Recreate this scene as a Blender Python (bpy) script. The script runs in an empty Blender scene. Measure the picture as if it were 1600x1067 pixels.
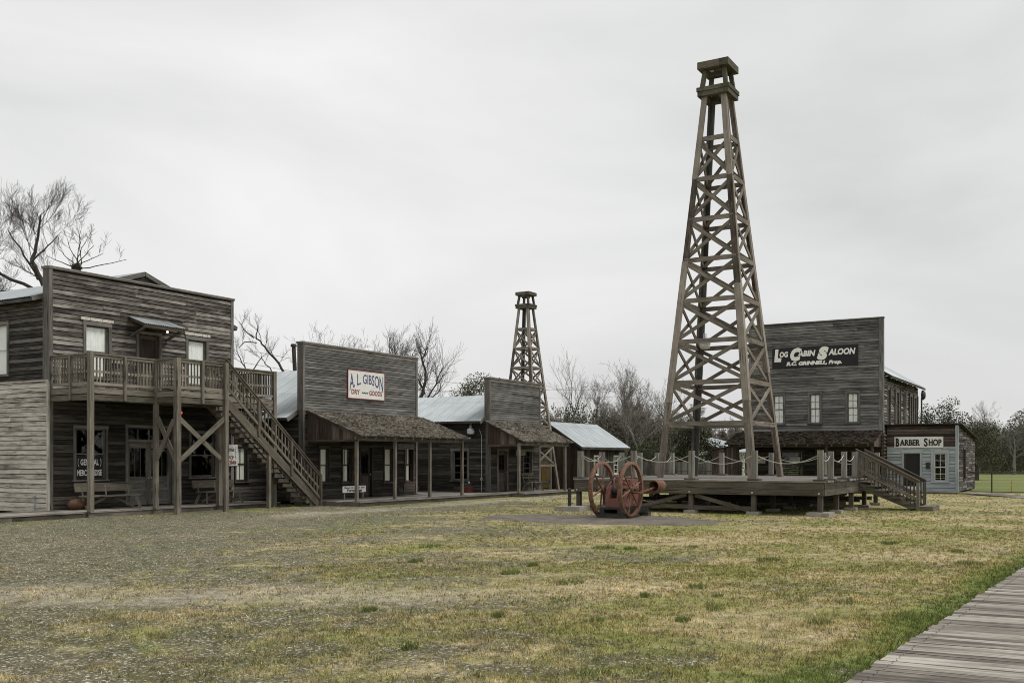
import bpy, math, random
import numpy as np
from mathutils import Vector, Matrix
R = math.radians
rnd = random.Random(7)
S = bpy.context.scene
COL = S.collection

# ------------------------------------------------------------------ camera
# world: +x runs down the street, +y runs across it towards the row of shops
cam = bpy.data.cameras.new('camera')
camo = bpy.data.objects.new('camera', cam); COL.objects.link(camo)
camo.location = (0, 0, 1.85)
camo.rotation_euler = (R(90), 0, R(30.5 - 90))
cam.sensor_width = 36; cam.lens = 1580 / 1600 * 36
cam.shift_y = 181.9 / 1600
cam.clip_start = .1; cam.clip_end = 3000
S.camera = camo

# ------------------------------------------------------------------ world: overcast sky
W = bpy.data.worlds.new('World'); S.world = W; W.use_nodes = True
nt = W.node_tree; nt.nodes.clear()
def N(t, ty, **k):
    n = t.nodes.new(ty)
    for a, v in k.items():
        if a.startswith('i_'):
            n.inputs[a[2:].replace('_', ' ')].default_value = v
        else: setattr(n, a, v)
    return n
out = N(nt, 'ShaderNodeOutputWorld'); bg = N(nt, 'ShaderNodeBackground'); bg.inputs[1].default_value = .1
sky = N(nt, 'ShaderNodeTexSky'); sky.sky_type = 'NISHITA'; sky.sun_disc = False
SUN_EL, SUN_AZ = 55, -62          # azimuth measured from +x towards +y (degrees)
sky.sun_elevation = R(SUN_EL); sky.sun_rotation = R(90 - SUN_AZ)
tc = N(nt, 'ShaderNodeTexCoord')
mp = N(nt, 'ShaderNodeMapping'); mp.inputs['Scale'].default_value = (1.0, 1.0, 2.6); mp.inputs['Rotation'].default_value = (.25, .1, .6)
n1 = N(nt, 'ShaderNodeTexNoise'); n1.inputs['Scale'].default_value = 1.7; n1.inputs['Detail'].default_value = 5; n1.inputs['Roughness'].default_value = .5; n1.inputs['Distortion'].default_value = .5
rp = N(nt, 'ShaderNodeValToRGB')
rp.color_ramp.elements[0].position = .30; rp.color_ramp.elements[0].color = (5.75, 5.8, 5.75, 1)
rp.color_ramp.elements[1].position = .72; rp.color_ramp.elements[1].color = (8.1, 8.1, 8.0, 1)
mx = N(nt, 'ShaderNodeMix'); mx.data_type = 'RGBA'; mx.inputs[0].default_value = .97
L = nt.links.new
L(tc.outputs['Generated'], mp.inputs[0]); L(mp.outputs[0], n1.inputs[0]); L(n1.outputs[0], rp.inputs[0])
L(sky.outputs[0], mx.inputs[6]); L(rp.outputs[0], mx.inputs[7]); L(mx.outputs[2], bg.inputs[0]); L(bg.outputs[0], out.inputs[0])

sun = bpy.data.lights.new('sun', 'SUN'); sun.energy = 1.9; sun.angle = R(22); sun.color = (1, .97, .92)
suno = bpy.data.objects.new('sun', sun); COL.objects.link(suno)
sd = Vector((math.cos(R(SUN_AZ)) * math.cos(R(SUN_EL)), math.sin(R(SUN_AZ)) * math.cos(R(SUN_EL)), math.sin(R(SUN_EL))))
suno.rotation_euler = sd.to_track_quat('Z', 'Y').to_euler(); suno.location = (0, 0, 60)

S.view_settings.view_transform = 'Standard'; S.view_settings.look = 'None'
S.view_settings.exposure = 0.2; S.view_settings.gamma = 1
S.render.engine = 'CYCLES'; S.cycles.max_bounces = 6; S.cycles.transparent_max_bounces = 12
S.cycles.filter_width = 1.0; S.cycles.use_denoising = True

# ------------------------------------------------------------------ materials
def newmat(name):
    m = bpy.data.materials.new(name); m.use_nodes = True
    t = m.node_tree; t.nodes.clear()
    o = N(t, 'ShaderNodeOutputMaterial'); b = N(t, 'ShaderNodeBsdfPrincipled')
    t.links.new(b.outputs[0], o.inputs[0])
    return m, t, b
def ramp(t, cols):
    r = N(t, 'ShaderNodeValToRGB'); e = r.color_ramp.elements
    while len(e) < len(cols): e.new(.5)
    for k, (p, c) in enumerate(cols):
        e[k].position = p; e[k].color = (*c, 1) if len(c) == 3 else c
    return r
def math_(t, op, a, b=None, clamp=False):
    n = N(t, 'ShaderNodeMath'); n.operation = op; n.use_clamp = clamp
    for k, v in enumerate((a, b)):
        if v is None: continue
        if isinstance(v, (int, float)): n.inputs[k].default_value = v
        else: t.links.new(v, n.inputs[k])
    return n.outputs[0]
def mixc(t, f, a, b, bt='MIX'):
    n = N(t, 'ShaderNodeMix'); n.data_type = 'RGBA'; n.blend_type = bt
    for k, v in ((0, f), (6, a), (7, b)):
        if isinstance(v, (int, float)): n.inputs[k].default_value = v
        elif isinstance(v, tuple): n.inputs[k].default_value = (*v, 1)
        else: t.links.new(v, n.inputs[k])
    return n.outputs[2]
def noise(t, vec, scale, det=4, rough=.6, vscale=None):
    n = N(t, 'ShaderNodeTexNoise'); n.inputs['Scale'].default_value = scale
    n.inputs['Detail'].default_value = det; n.inputs['Roughness'].default_value = rough
    if vscale:
        m = N(t, 'ShaderNodeMapping'); m.inputs['Scale'].default_value = vscale
        t.links.new(vec, m.inputs[0]); vec = m.outputs[0]
    t.links.new(vec, n.inputs[0]); return n.outputs[0]
MATS = {}
def wood(name, dark, mid, light, moss=0., mosscol=(.09, .10, .045), island=.42, red=0., peel=None, rough=.85, contrast=1.):
    m, t, b = newmat(name); MATS[name] = m
    uv = N(t, 'ShaderNodeUVMap'); g = N(t, 'ShaderNodeNewGeometry')
    ri = g.outputs['Random Per Island']
    sp = N(t, 'ShaderNodeSeparateXYZ'); t.links.new(uv.outputs[0], sp.inputs[0])
    cb = N(t, 'ShaderNodeCombineXYZ'); t.links.new(sp.outputs[0], cb.inputs[0]); t.links.new(sp.outputs[1], cb.inputs[1])
    t.links.new(math_(t, 'MULTIPLY', ri, 80.), cb.inputs[2]); v = cb.outputs[0]
    grain = noise(t, v, 1., 6, .7, (1.6, 26, 1))
    patch = noise(t, v, 1., 3, .6, (1.1, 3.5, 1))
    fine = noise(t, v, 1., 3, .7, (5, 110, 1))
    a = math_(t, 'MULTIPLY', ri, island)
    a = math_(t, 'ADD', a, math_(t, 'MULTIPLY', grain, .75 * contrast))
    a = math_(t, 'ADD', a, math_(t, 'MULTIPLY', patch, .55 * contrast))
    a = math_(t, 'ADD', a, math_(t, 'MULTIPLY', fine, .5))
    a = math_(t, 'SUBTRACT', a, .5 * (island + 1.3 * contrast + .5) - .5)
    rp = ramp(t, [(.22, dark), (.5, mid), (.80, light)])
    t.links.new(a, rp.inputs[0]); c = rp.outputs[0]
    # dark splits along the grain
    sp2 = noise(t, v, 1., 2, .5, (.9, 38, 1))
    sm = ramp(t, [(.30, (0, 0, 0)), (.37, (1, 1, 1))]); t.links.new(sp2, sm.inputs[0])
    c = mixc(t, sm.outputs[0], tuple(x * .35 for x in dark), c)
    pos = g.outputs['Position']
    if red:
        w = noise(t, v, 1., 3, .6, (.8, 2.2, 1)); rr = ramp(t, [(.45, (0, 0, 0)), (.7, (red,) * 3)]); t.links.new(w, rr.inputs[0])
        c = mixc(t, rr.outputs[0], c, (.15, .07, .045))
    if moss:
        w = noise(t, pos, .9, 5, .7); rr = ramp(t, [(.48, (0, 0, 0)), (.72, (moss,) * 3)]); t.links.new(w, rr.inputs[0])
        c = mixc(t, rr.outputs[0], c, mosscol)
    if peel:
        w = noise(t, v, 1., 6, .75, (2.2, 9, 1)); rr = ramp(t, [(peel[0], (0, 0, 0)), (peel[0] + .05, (1, 1, 1))]); t.links.new(w, rr.inputs[0])
        c = mixc(t, rr.outputs[0], c, peel[1])
    big = noise(t, pos, .35, 3, .6); bb = ramp(t, [(.3, (.78,) * 3), (.7, (1.15,) * 3)]); t.links.new(big, bb.inputs[0])
    c = mixc(t, 1., c, bb.outputs[0], 'MULTIPLY')
    t.links.new(c, b.inputs['Base Color']); b.inputs['Roughness'].default_value = rough
    b.inputs['Specular IOR Level'].default_value = .25
    bm = N(t, 'ShaderNodeBump'); bm.inputs['Strength'].default_value = .5; bm.inputs['Distance'].default_value = .012
    t.links.new(math_(t, 'ADD', grain, math_(t, 'MULTIPLY', sm.outputs[0], .5)), bm.inputs['Height'])
    t.links.new(bm.outputs[0], b.inputs['Normal'])
    return m
def paint(name, col, rough=.6, metal=0., var=.25, vscale=3., rust=None, bump=.1, spec=.4):
    m, t, b = newmat(name); MATS[name] = m
    g = N(t, 'ShaderNodeNewGeometry'); pos = g.outputs['Position']
    w = noise(t, pos, vscale, 5, .65)
    rr = ramp(t, [(.3, tuple(x * (1 - var) for x in col)), (.7, tuple(min(1, x * (1 + var)) for x in col))]); t.links.new(w, rr.inputs[0])
    c = rr.outputs[0]
    if rust:
        w2 = noise(t, pos, rust[2], 6, .7); r2 = ramp(t, [(rust[0], (0, 0, 0)), (rust[0] + .12, (1, 1, 1))]); t.links.new(w2, r2.inputs[0])
        c = mixc(t, r2.outputs[0], c, rust[1])
    t.links.new(c, b.inputs['Base Color']); b.inputs['Roughness'].default_value = rough; b.inputs['Metallic'].default_value = metal
    b.inputs['Specular IOR Level'].default_value = spec
    bm = N(t, 'ShaderNodeBump'); bm.inputs['Strength'].default_value = bump; bm.inputs['Distance'].default_value = .01
    t.links.new(noise(t, pos, 25, 4, .6), bm.inputs['Height']); t.links.new(bm.outputs[0], b.inputs['Normal'])
    return m
wood('w_store', (.022, .019, .016), (.115, .103, .090), (.37, .34, .305), contrast=1.3, island=.42)
wood('w_side', (.018, .016, .014), (.064, .057, .048), (.19, .172, .15), contrast=1.25, island=.5)
wood('w_pale', (.14, .125, .105), (.54, .50, .43), (.74, .70, .62), contrast=1.25, island=.25)
wood('w_gray', (.045, .043, .039), (.125, .120, .112), (.25, .243, .23), contrast=.95, island=.26)
wood('w_saloon', (.040, .039, .037), (.150, .146, .139), (.30, .295, .283), contrast=1.05, island=.30)
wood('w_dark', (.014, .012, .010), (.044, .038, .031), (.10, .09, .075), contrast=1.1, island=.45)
wood('w_porch', (.028, .022, .018), (.070, .055, .045), (.16, .135, .115), contrast=1.1, island=.55, red=.35)
wood('w_trim', (.05, .046, .04), (.13, .12, .107), (.25, .235, .215), island=.35)
wood('w_strip', (.14, .135, .125), (.26, .25, .235), (.4, .39, .37), island=.3)
wood('w_lumber', (.045, .039, .031), (.150, .132, .107), (.30, .27, .228), moss=.45, mosscol=(.125, .128, .085), island=.45)
wood('w_stair', (.032, .027, .021), (.108, .092, .073), (.22, .195, .16), moss=.5, mosscol=(.085, .09, .05), island=.4)
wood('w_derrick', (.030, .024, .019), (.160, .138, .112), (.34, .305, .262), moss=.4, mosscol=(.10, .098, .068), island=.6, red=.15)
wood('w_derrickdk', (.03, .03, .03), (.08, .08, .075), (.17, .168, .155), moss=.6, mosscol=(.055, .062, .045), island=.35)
wood('w_cap', (.035, .032, .022), (.085, .078, .056), (.17, .152, .11), moss=.7, mosscol=(.095, .10, .055), island=.4)
wood('w_post', (.07, .067, .056), (.20, .192, .168), (.33, .32, .29), moss=.4, mosscol=(.17, .18, .125), island=.3)
wood('w_plat', (.028, .024, .02), (.088, .074, .060), (.18, .158, .135), moss=.4, island=.35)
wood('w_deck', (.07, .062, .052), (.20, .182, .16), (.36, .335, .30), island=.5)
wood('w_walk', (.085, .073, .062), (.225, .203, .172), (.44, .405, .355), island=.42, contrast=1.35)
wood('w_shingle', (.040, .035, .028), (.215, .192, .160), (.42, .385, .335), moss=.15, island=.42, contrast=.55)
wood('w_shingledk', (.020, .016, .013), (.066, .053, .042), (.15, .128, .105), moss=.35, island=.8, contrast=.8)
wood('w_blue', (.22, .245, .25), (.36, .405, .42), (.48, .53, .55), island=.3, contrast=.8, peel=(.70, (.16, .15, .13)))
wood('w_brown', (.02, .015, .012), (.052, .038, .032), (.115, .09, .075), island=.6, contrast=1.2)
wood('w_barberside', (.018, .015, .013), (.070, .060, .052), (.24, .22, .20), island=.42, contrast=1.2)
wood('w_yellow', (.13, .08, .03), (.27, .175, .07), (.4, .29, .14), island=.4)
wood('w_fence', (.05, .048, .042), (.155, .15, .13), (.27, .26, .235), island=.5)
wood('w_bark', (.02, .017, .014), (.055, .048, .04), (.12, .105, .09), island=.1)
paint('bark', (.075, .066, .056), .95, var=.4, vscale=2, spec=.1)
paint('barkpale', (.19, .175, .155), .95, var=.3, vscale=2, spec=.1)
paint('barkhaze', (.23, .21, .185), .95, var=.35, vscale=.3, spec=.05)  # far woodland bark, paler because distance haze is put into the colour
paint('white', (.70, .69, .66), .6, var=.10, vscale=5, rust=(.70, (.45, .42, .36), 7))
paint('curtain', (.92, .92, .91), .9, var=.08, vscale=4, spec=.1)
paint('blind', (.86, .85, .78), .9, var=.05, vscale=4, spec=.1)
paint('black', (.014, .014, .015), .5, var=.3)
paint('ink', (.02, .02, .022), .8, var=.1)
paint('inkblue', (.055, .08, .17), .8, var=.1)
paint('inkred', (.22, .035, .035), .8, var=.1)
paint('inkwhite', (.88, .86, .83), .7, var=.08, vscale=12)
paint('engred', (.20, .082, .068), .7, var=.45, vscale=9, rust=(.46, (.17, .08, .055), 6), bump=.3)
paint('rust', (.18, .092, .058), .85, var=.45, vscale=8, rust=(.47, (.10, .058, .04), 12), bump=.3)
paint('iron', (.022, .024, .024), .55, var=.4, vscale=8, rust=(.66, (.07, .045, .03), 9))
paint('concrete', (.30, .285, .25), .9, var=.25, vscale=6, rust=(.6, (.13, .14, .09), 4), bump=.4)
paint('galv', (.42, .44, .45), .45, metal=.6, var=.15, vscale=6)
paint('terracotta', (.17, .05, .035), .7, var=.2, vscale=9)
paint('pumpkin', (.13, .065, .038), .7, var=.35, vscale=8)
paint('rope', (.5, .48, .43), .9, var=.15)
paint('brass', (.5, .47, .4), .35, metal=.8)
paint('yellowp', (.45, .33, .10), .7)
paint('interior', (.025, .022, .02), .95, spec=0)
paint('dirtpad', (.135, .118, .096), .95, var=.35, vscale=3.5, rust=(.50, (.075, .065, .052), 1.1), bump=.5)
paint('soil', (.055, .047, .038), .95, var=.4, vscale=3)
paint('wire', (.05, .05, .05), .8)
def metalroof():
    m, t, b = newmat('roofmetal'); MATS['roofmetal'] = m
    g = N(t, 'ShaderNodeNewGeometry'); pos = g.outputs['Position']
    uv = N(t, 'ShaderNodeUVMap')
    w = noise(t, pos, 1.1, 5, .65); w2 = noise(t, uv.outputs[0], 1., 5, .7, (8, .7, 1))
    a = math_(t, 'ADD', math_(t, 'MULTIPLY', w, .6), math_(t, 'MULTIPLY', w2, .4))
    r = ramp(t, [(.30, (.27, .295, .31)), (.52, (.37, .405, .42)), (.72, (.46, .495, .51))]); t.links.new(a, r.inputs[0])
    sx = N(t, 'ShaderNodeSeparateXYZ'); t.links.new(uv.outputs[0], sx.inputs[0])
    seam = math_(t, 'LESS_THAN', math_(t, 'FRACT', math_(t, 'DIVIDE', sx.outputs[0], .72)), .045)
    lap = math_(t, 'LESS_THAN', math_(t, 'ABSOLUTE', math_(t, 'SUBTRACT', sx.outputs[1], 2.35)), .02)
    col = mixc(t, math_(t, 'MULTIPLY', math_(t, 'MAXIMUM', seam, lap), .45), r.outputs[0], (.12, .12, .115))
    rr = ramp(t, [(.60, (0, 0, 0)), (.74, (.5, .5, .5))]); t.links.new(noise(t, uv.outputs[0], 1., 5, .7, (2.2, .35, 1)), rr.inputs[0])
    col = mixc(t, rr.outputs[0], col, (.24, .19, .15))
    t.links.new(col, b.inputs['Base Color']); b.inputs['Metallic'].default_value = .25; b.inputs['Roughness'].default_value = .45
    bm = N(t, 'ShaderNodeBump'); bm.inputs['Strength'].default_value = .25; bm.inputs['Distance'].default_value = .02
    t.links.new(w, bm.inputs['Height']); t.links.new(bm.outputs[0], b.inputs['Normal'])
metalroof()
def glass():
    m = bpy.data.materials.new('glass'); m.use_nodes = True; t = m.node_tree; t.nodes.clear(); MATS['glass'] = m
    o = N(t, 'ShaderNodeOutputMaterial'); mx = N(t, 'ShaderNodeMixShader'); tr = N(t, 'ShaderNodeBsdfTransparent'); gl = N(t, 'ShaderNodeBsdfGlossy')
    tr.inputs[0].default_value = (.98, .99, .98, 1); gl.inputs['Roughness'].default_value = .04
    lw = N(t, 'ShaderNodeLayerWeight'); lw.inputs[0].default_value = .5
    g = N(t, 'ShaderNodeNewGeometry'); bm = N(t, 'ShaderNodeBump'); bm.inputs['Strength'].default_value = .15; bm.inputs['Distance'].default_value = .02
    t.links.new(noise(t, g.outputs['Position'], 2.5, 2), bm.inputs['Height']); t.links.new(bm.outputs[0], gl.inputs['Normal'])
    t.links.new(math_(t, 'ADD', math_(t, 'MULTIPLY', math_(t, 'POWER', lw.outputs['Facing'], 4.), .5), .025), mx.inputs[0]); t.links.new(tr.outputs[0], mx.inputs[1]); t.links.new(gl.outputs[0], mx.inputs[2]); t.links.new(mx.outputs[0], o.inputs[0])
glass()
def emit(name, col, s):
    m, t, b = newmat(name); MATS[name] = m
    b.inputs['Emission Color'].default_value = (*col, 1); b.inputs['Emission Strength'].default_value = s; b.inputs['Base Color'].default_value = (*col, 1)
emit('bulb', (1., .72, .36), 3.5); emit('bulbred', (.9, .12, .04), .7)
def leafmat(name, c0, c1, c2):
    m, t, b = newmat(name); MATS[name] = m
    g = N(t, 'ShaderNodeNewGeometry'); r = ramp(t, [(0., c0), (.55, c1), (1., c2)])
    w = noise(t, g.outputs['Position'], .5, 3)
    t.links.new(math_(t, 'ADD', math_(t, 'MULTIPLY', g.outputs['Random Per Island'], .6), math_(t, 'SUBTRACT', math_(t, 'MULTIPLY', w, 1.2), .4)), r.inputs[0])
    t.links.new(r.outputs[0], b.inputs['Base Color']); b.inputs['Roughness'].default_value = .8; b.inputs['Specular IOR Level'].default_value = .15
leafmat('leafdark', (.040, .046, .026), (.068, .074, .042), (.11, .115, .068))
leafmat('leafolive', (.06, .062, .036), (.105, .105, .062), (.16, .155, .095))
leafmat('leafhaze', (.10, .105, .08), (.15, .152, .118), (.2, .2, .16))  # haze of the far trees painted into these lighter, greyer leaf tones
leafmat('leafbrown', (.075, .066, .048), (.125, .112, .085), (.18, .165, .13))

# ---- ground colour, shared by the soil sheet and the grass that grows on it
def ground_group():
    g = bpy.data.node_groups.new('ground_colour', 'ShaderNodeTree')
    g.interface.new_socket('Color', in_out='OUTPUT', socket_type='NodeSocketColor')
    g.interface.new_socket('Grass', in_out='OUTPUT', socket_type='NodeSocketFloat')
    o = N(g, 'NodeGroupOutput'); geo = N(g, 'ShaderNodeNewGeometry'); p0 = geo.outputs['Position']
    mp = N(g, 'ShaderNodeMapping'); mp.inputs['Rotation'].default_value = (0, 0, R(-30)); g.links.new(p0, mp.inputs[0]); p = mp.outputs[0]
    a = noise(g, p, .22, 6, .62, (1.15, .8, 1)); b2 = noise(g, p, .6, 6, .68); c = noise(g, p, 2.2, 6, .7); d = noise(g, p, 11, 5, .75)
    sp = N(g, 'ShaderNodeSeparateXYZ'); g.links.new(p0, sp.inputs[0])
    # right-hand side of the frame is grassier: amount grows with (x - y)
    side = math_(g, 'MULTIPLY', math_(g, 'SUBTRACT', math_(g, 'MULTIPLY', sp.outputs[0], .5), sp.outputs[1]), .019)
    side = math_(g, 'MAXIMUM', math_(g, 'MINIMUM', side, .075), -.29)
    far = math_(g, 'MULTIPLY', math_(g, 'SUBTRACT', sp.outputs[0], 58.), .5, True); farc = (.19, .20, .085)
    ff_ = noise(g, p, 34, 4, .8)
    gm = math_(g, 'ADD', math_(g, 'MULTIPLY', a, .75), math_(g, 'MULTIPLY', b2, .65))
    gm = math_(g, 'ADD', gm, math_(g, 'MULTIPLY', c, .62))
    gm = math_(g, 'ADD', gm, math_(g, 'MULTIPLY', d, .40))
    gm = math_(g, 'ADD', gm, math_(g, 'MULTIPLY', ff_, .35))
    gm = math_(g, 'ADD', gm, math_(g, 'ADD', side, far))
    gm = math_(g, 'SUBTRACT', gm, .83)
    gr = ramp(g, [(.43, (0, 0, 0)), (.56, (1, 1, 1))])
    # grass colour: dry straw <-> olive <-> fresh green
    e = noise(g, p, .33, 5, .65); f = noise(g, p, 1.7, 5, .7)
    h = math_(g, 'ADD', math_(g, 'MULTIPLY', e, .5), math_(g, 'MULTIPLY', f, .28)); h = math_(g, 'ADD', h, math_(g, 'MULTIPLY', noise(g, p, 9, 5, .75), .22))
    h = math_(g, 'ADD', h, math_(g, 'MULTIPLY', far, .22))
    # greener strip along the near boardwalk
    ed = math_(g, 'SUBTRACT', sp.outputs[1], math_(g, 'SUBTRACT', 2.22, math_(g, 'MULTIPLY', sp.outputs[0], .0598)))
    ed = math_(g, 'SUBTRACT', 1., math_(g, 'MULTIPLY', math_(g, 'ABSOLUTE', ed), 1.15), True)
    h = math_(g, 'ADD', h, math_(g, 'MULTIPLY', ed, .22))
    e2 = math_(g, 'SUBTRACT', 1., math_(g, 'MULTIPLY', math_(g, 'ABSOLUTE', math_(g, 'SUBTRACT', sp.outputs[1], 26.5)), 1.3), True)
    e2 = math_(g, 'MULTIPLY', e2, math_(g, 'LESS_THAN', sp.outputs[0], 29.5))
    e3 = math_(g, 'SUBTRACT', 1., math_(g, 'MULTIPLY', math_(g, 'ABSOLUTE', math_(g, 'SUBTRACT', sp.outputs[1], 23.8)), 1.6), True)
    e3 = math_(g, 'MULTIPLY', e3, math_(g, 'GREATER_THAN', sp.outputs[0], 29.5))
    fr_ = math_(g, 'MAXIMUM', e2, e3); h = math_(g, 'ADD', h, math_(g, 'MULTIPLY', fr_, .12))
    # worn, shell-strewn band across the left foreground and a pale track before the shops
    rot = N(g, 'ShaderNodeMapping'); rot.inputs['Rotation'].default_value = (0, 0, R(-30.5)); g.links.new(p0, rot.inputs[0]); rs = N(g, 'ShaderNodeSeparateXYZ'); g.links.new(rot.outputs[0], rs.inputs[0])
    wob = math_(g, 'MULTIPLY', math_(g, 'SUBTRACT', noise(g, p, .5, 4, .6), .5), 3.5)
    band = math_(g, 'SUBTRACT', 1., math_(g, 'MULTIPLY', math_(g, 'ABSOLUTE', math_(g, 'SUBTRACT', math_(g, 'ADD', rs.outputs[0], wob), 13.6)), .75), True)
    band = math_(g, 'MULTIPLY', band, math_(g, 'MULTIPLY', math_(g, 'ADD', rs.outputs[1], 1.5), .4, True))
    trk = math_(g, 'SUBTRACT', 1., math_(g, 'MULTIPLY', math_(g, 'ABSOLUTE', math_(g, 'SUBTRACT', math_(g, 'ADD', sp.outputs[1], wob), 22.6)), .8), True)
    trk = math_(g, 'MULTIPLY', trk, math_(g, 'MULTIPLY', math_(g, 'SUBTRACT', sp.outputs[0], 22.), .3, True))
    band = math_(g, 'MULTIPLY', math_(g, 'MAXIMUM', band, trk), math_(g, 'ADD', .25, math_(g, 'MULTIPLY', d, 1.3), True))
    g.links.new(math_(g, 'ADD', gm, math_(g, 'MULTIPLY', fr_, .20)), gr.inputs[0])
    hr = ramp(g, [(.38, (.47, .40, .26)), (.455, (.355, .30, .17)), (.515, (.255, .235, .10)), (.58, (.20, .215, .07)), (.66, (.13, .17, .045))]); g.links.new(h, hr.inputs[0])
    # gravel
    v = N(g, 'ShaderNodeTexVoronoi'); v.inputs['Scale'].default_value = 38; g.links.new(p0, v.inputs[0])
    w = N(g, 'ShaderNodeSeparateColor'); g.links.new(v.outputs['Color'], w.inputs[0])
    vr = ramp(g, [(0., (.042, .040, .026)), (.5, (.086, .081, .054)), (.84, (.15, .143, .11)), (.93, (.46, .44, .37))]); g.links.new(w.outputs[0], vr.inputs[0])
    mo = noise(g, p, 3.2, 8, .78); mr = ramp(g, [(.34, (.5,) * 3), (.5, (1.,) * 3), (.66, (1.42,) * 3)]); g.links.new(mo, mr.inputs[0])
    q = noise(g, p0, 26, 6, .8); qr = ramp(g, [(.32, (.42,) * 3), (.68, (1.6,) * 3)]); g.links.new(q, qr.inputs[0])
    vgr = mixc(g, .16, vr.outputs[0], hr.outputs[0]); col = mixc(g, gr.outputs[0], vgr, hr.outputs[0]); col = mixc(g, math_(g, 'MULTIPLY', band, .8), col, (.36, .325, .25)); col = mixc(g, 1., mixc(g, 1., col, qr.outputs[0], 'MULTIPLY'), mr.outputs[0], 'MULTIPLY')
    col = mixc(g, math_(g, 'MULTIPLY', far, .65), col, farc)
    g.links.new(col, o.inputs[0]); g.links.new(gr.outputs[0], o.inputs[1])
    return g
GG = ground_group()
def ground_mats():
    m, t, b = newmat('ground'); MATS['ground'] = m
    gn = N(t, 'ShaderNodeGroup'); gn.node_tree = GG; geo = N(t, 'ShaderNodeNewGeometry')
    t.links.new(gn.outputs[0], b.inputs['Base Color']); b.inputs['Roughness'].default_value = .95; b.inputs['Specular IOR Level'].default_value = .1
    bm = N(t, 'ShaderNodeBump'); bm.inputs['Strength'].default_value = .7; bm.inputs['Distance'].default_value = .03
    t.links.new(noise(t, geo.outputs['Position'], 22, 6, .75), bm.inputs['Height']); t.links.new(bm.outputs[0], b.inputs['Normal'])
    m, t, b = newmat('grass'); MATS['grass'] = m
    gn = N(t, 'ShaderNodeGroup'); gn.node_tree = GG; geo = N(t, 'ShaderNodeNewGeometry')
    r = ramp(t, [(0., (.45, .45, .42)), (.5, (1.15, 1.12, 1.0)), (1., (2.5, 2.25, 1.8))]); t.links.new(geo.outputs['Random Per Island'], r.inputs[0])
    c = mixc(t, 1., gn.outputs[0], r.outputs[0], 'MULTIPLY'); c = mixc(t, .18, c, (.22, .205, .10))
    t.links.new(c, b.inputs['Base Color']); b.inputs['Roughness'].default_value = .8; b.inputs['Specular IOR Level'].default_value = .2
    # blades thin out where the ground is bare gravel
    th = math_(t, 'GREATER_THAN', math_(t, 'ADD', gn.outputs[1], math_(t, 'MULTIPLY', geo.outputs['Random Per Island'], .22)), .20)
    t.links.new(th, b.inputs['Alpha'])
ground_mats()

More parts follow.
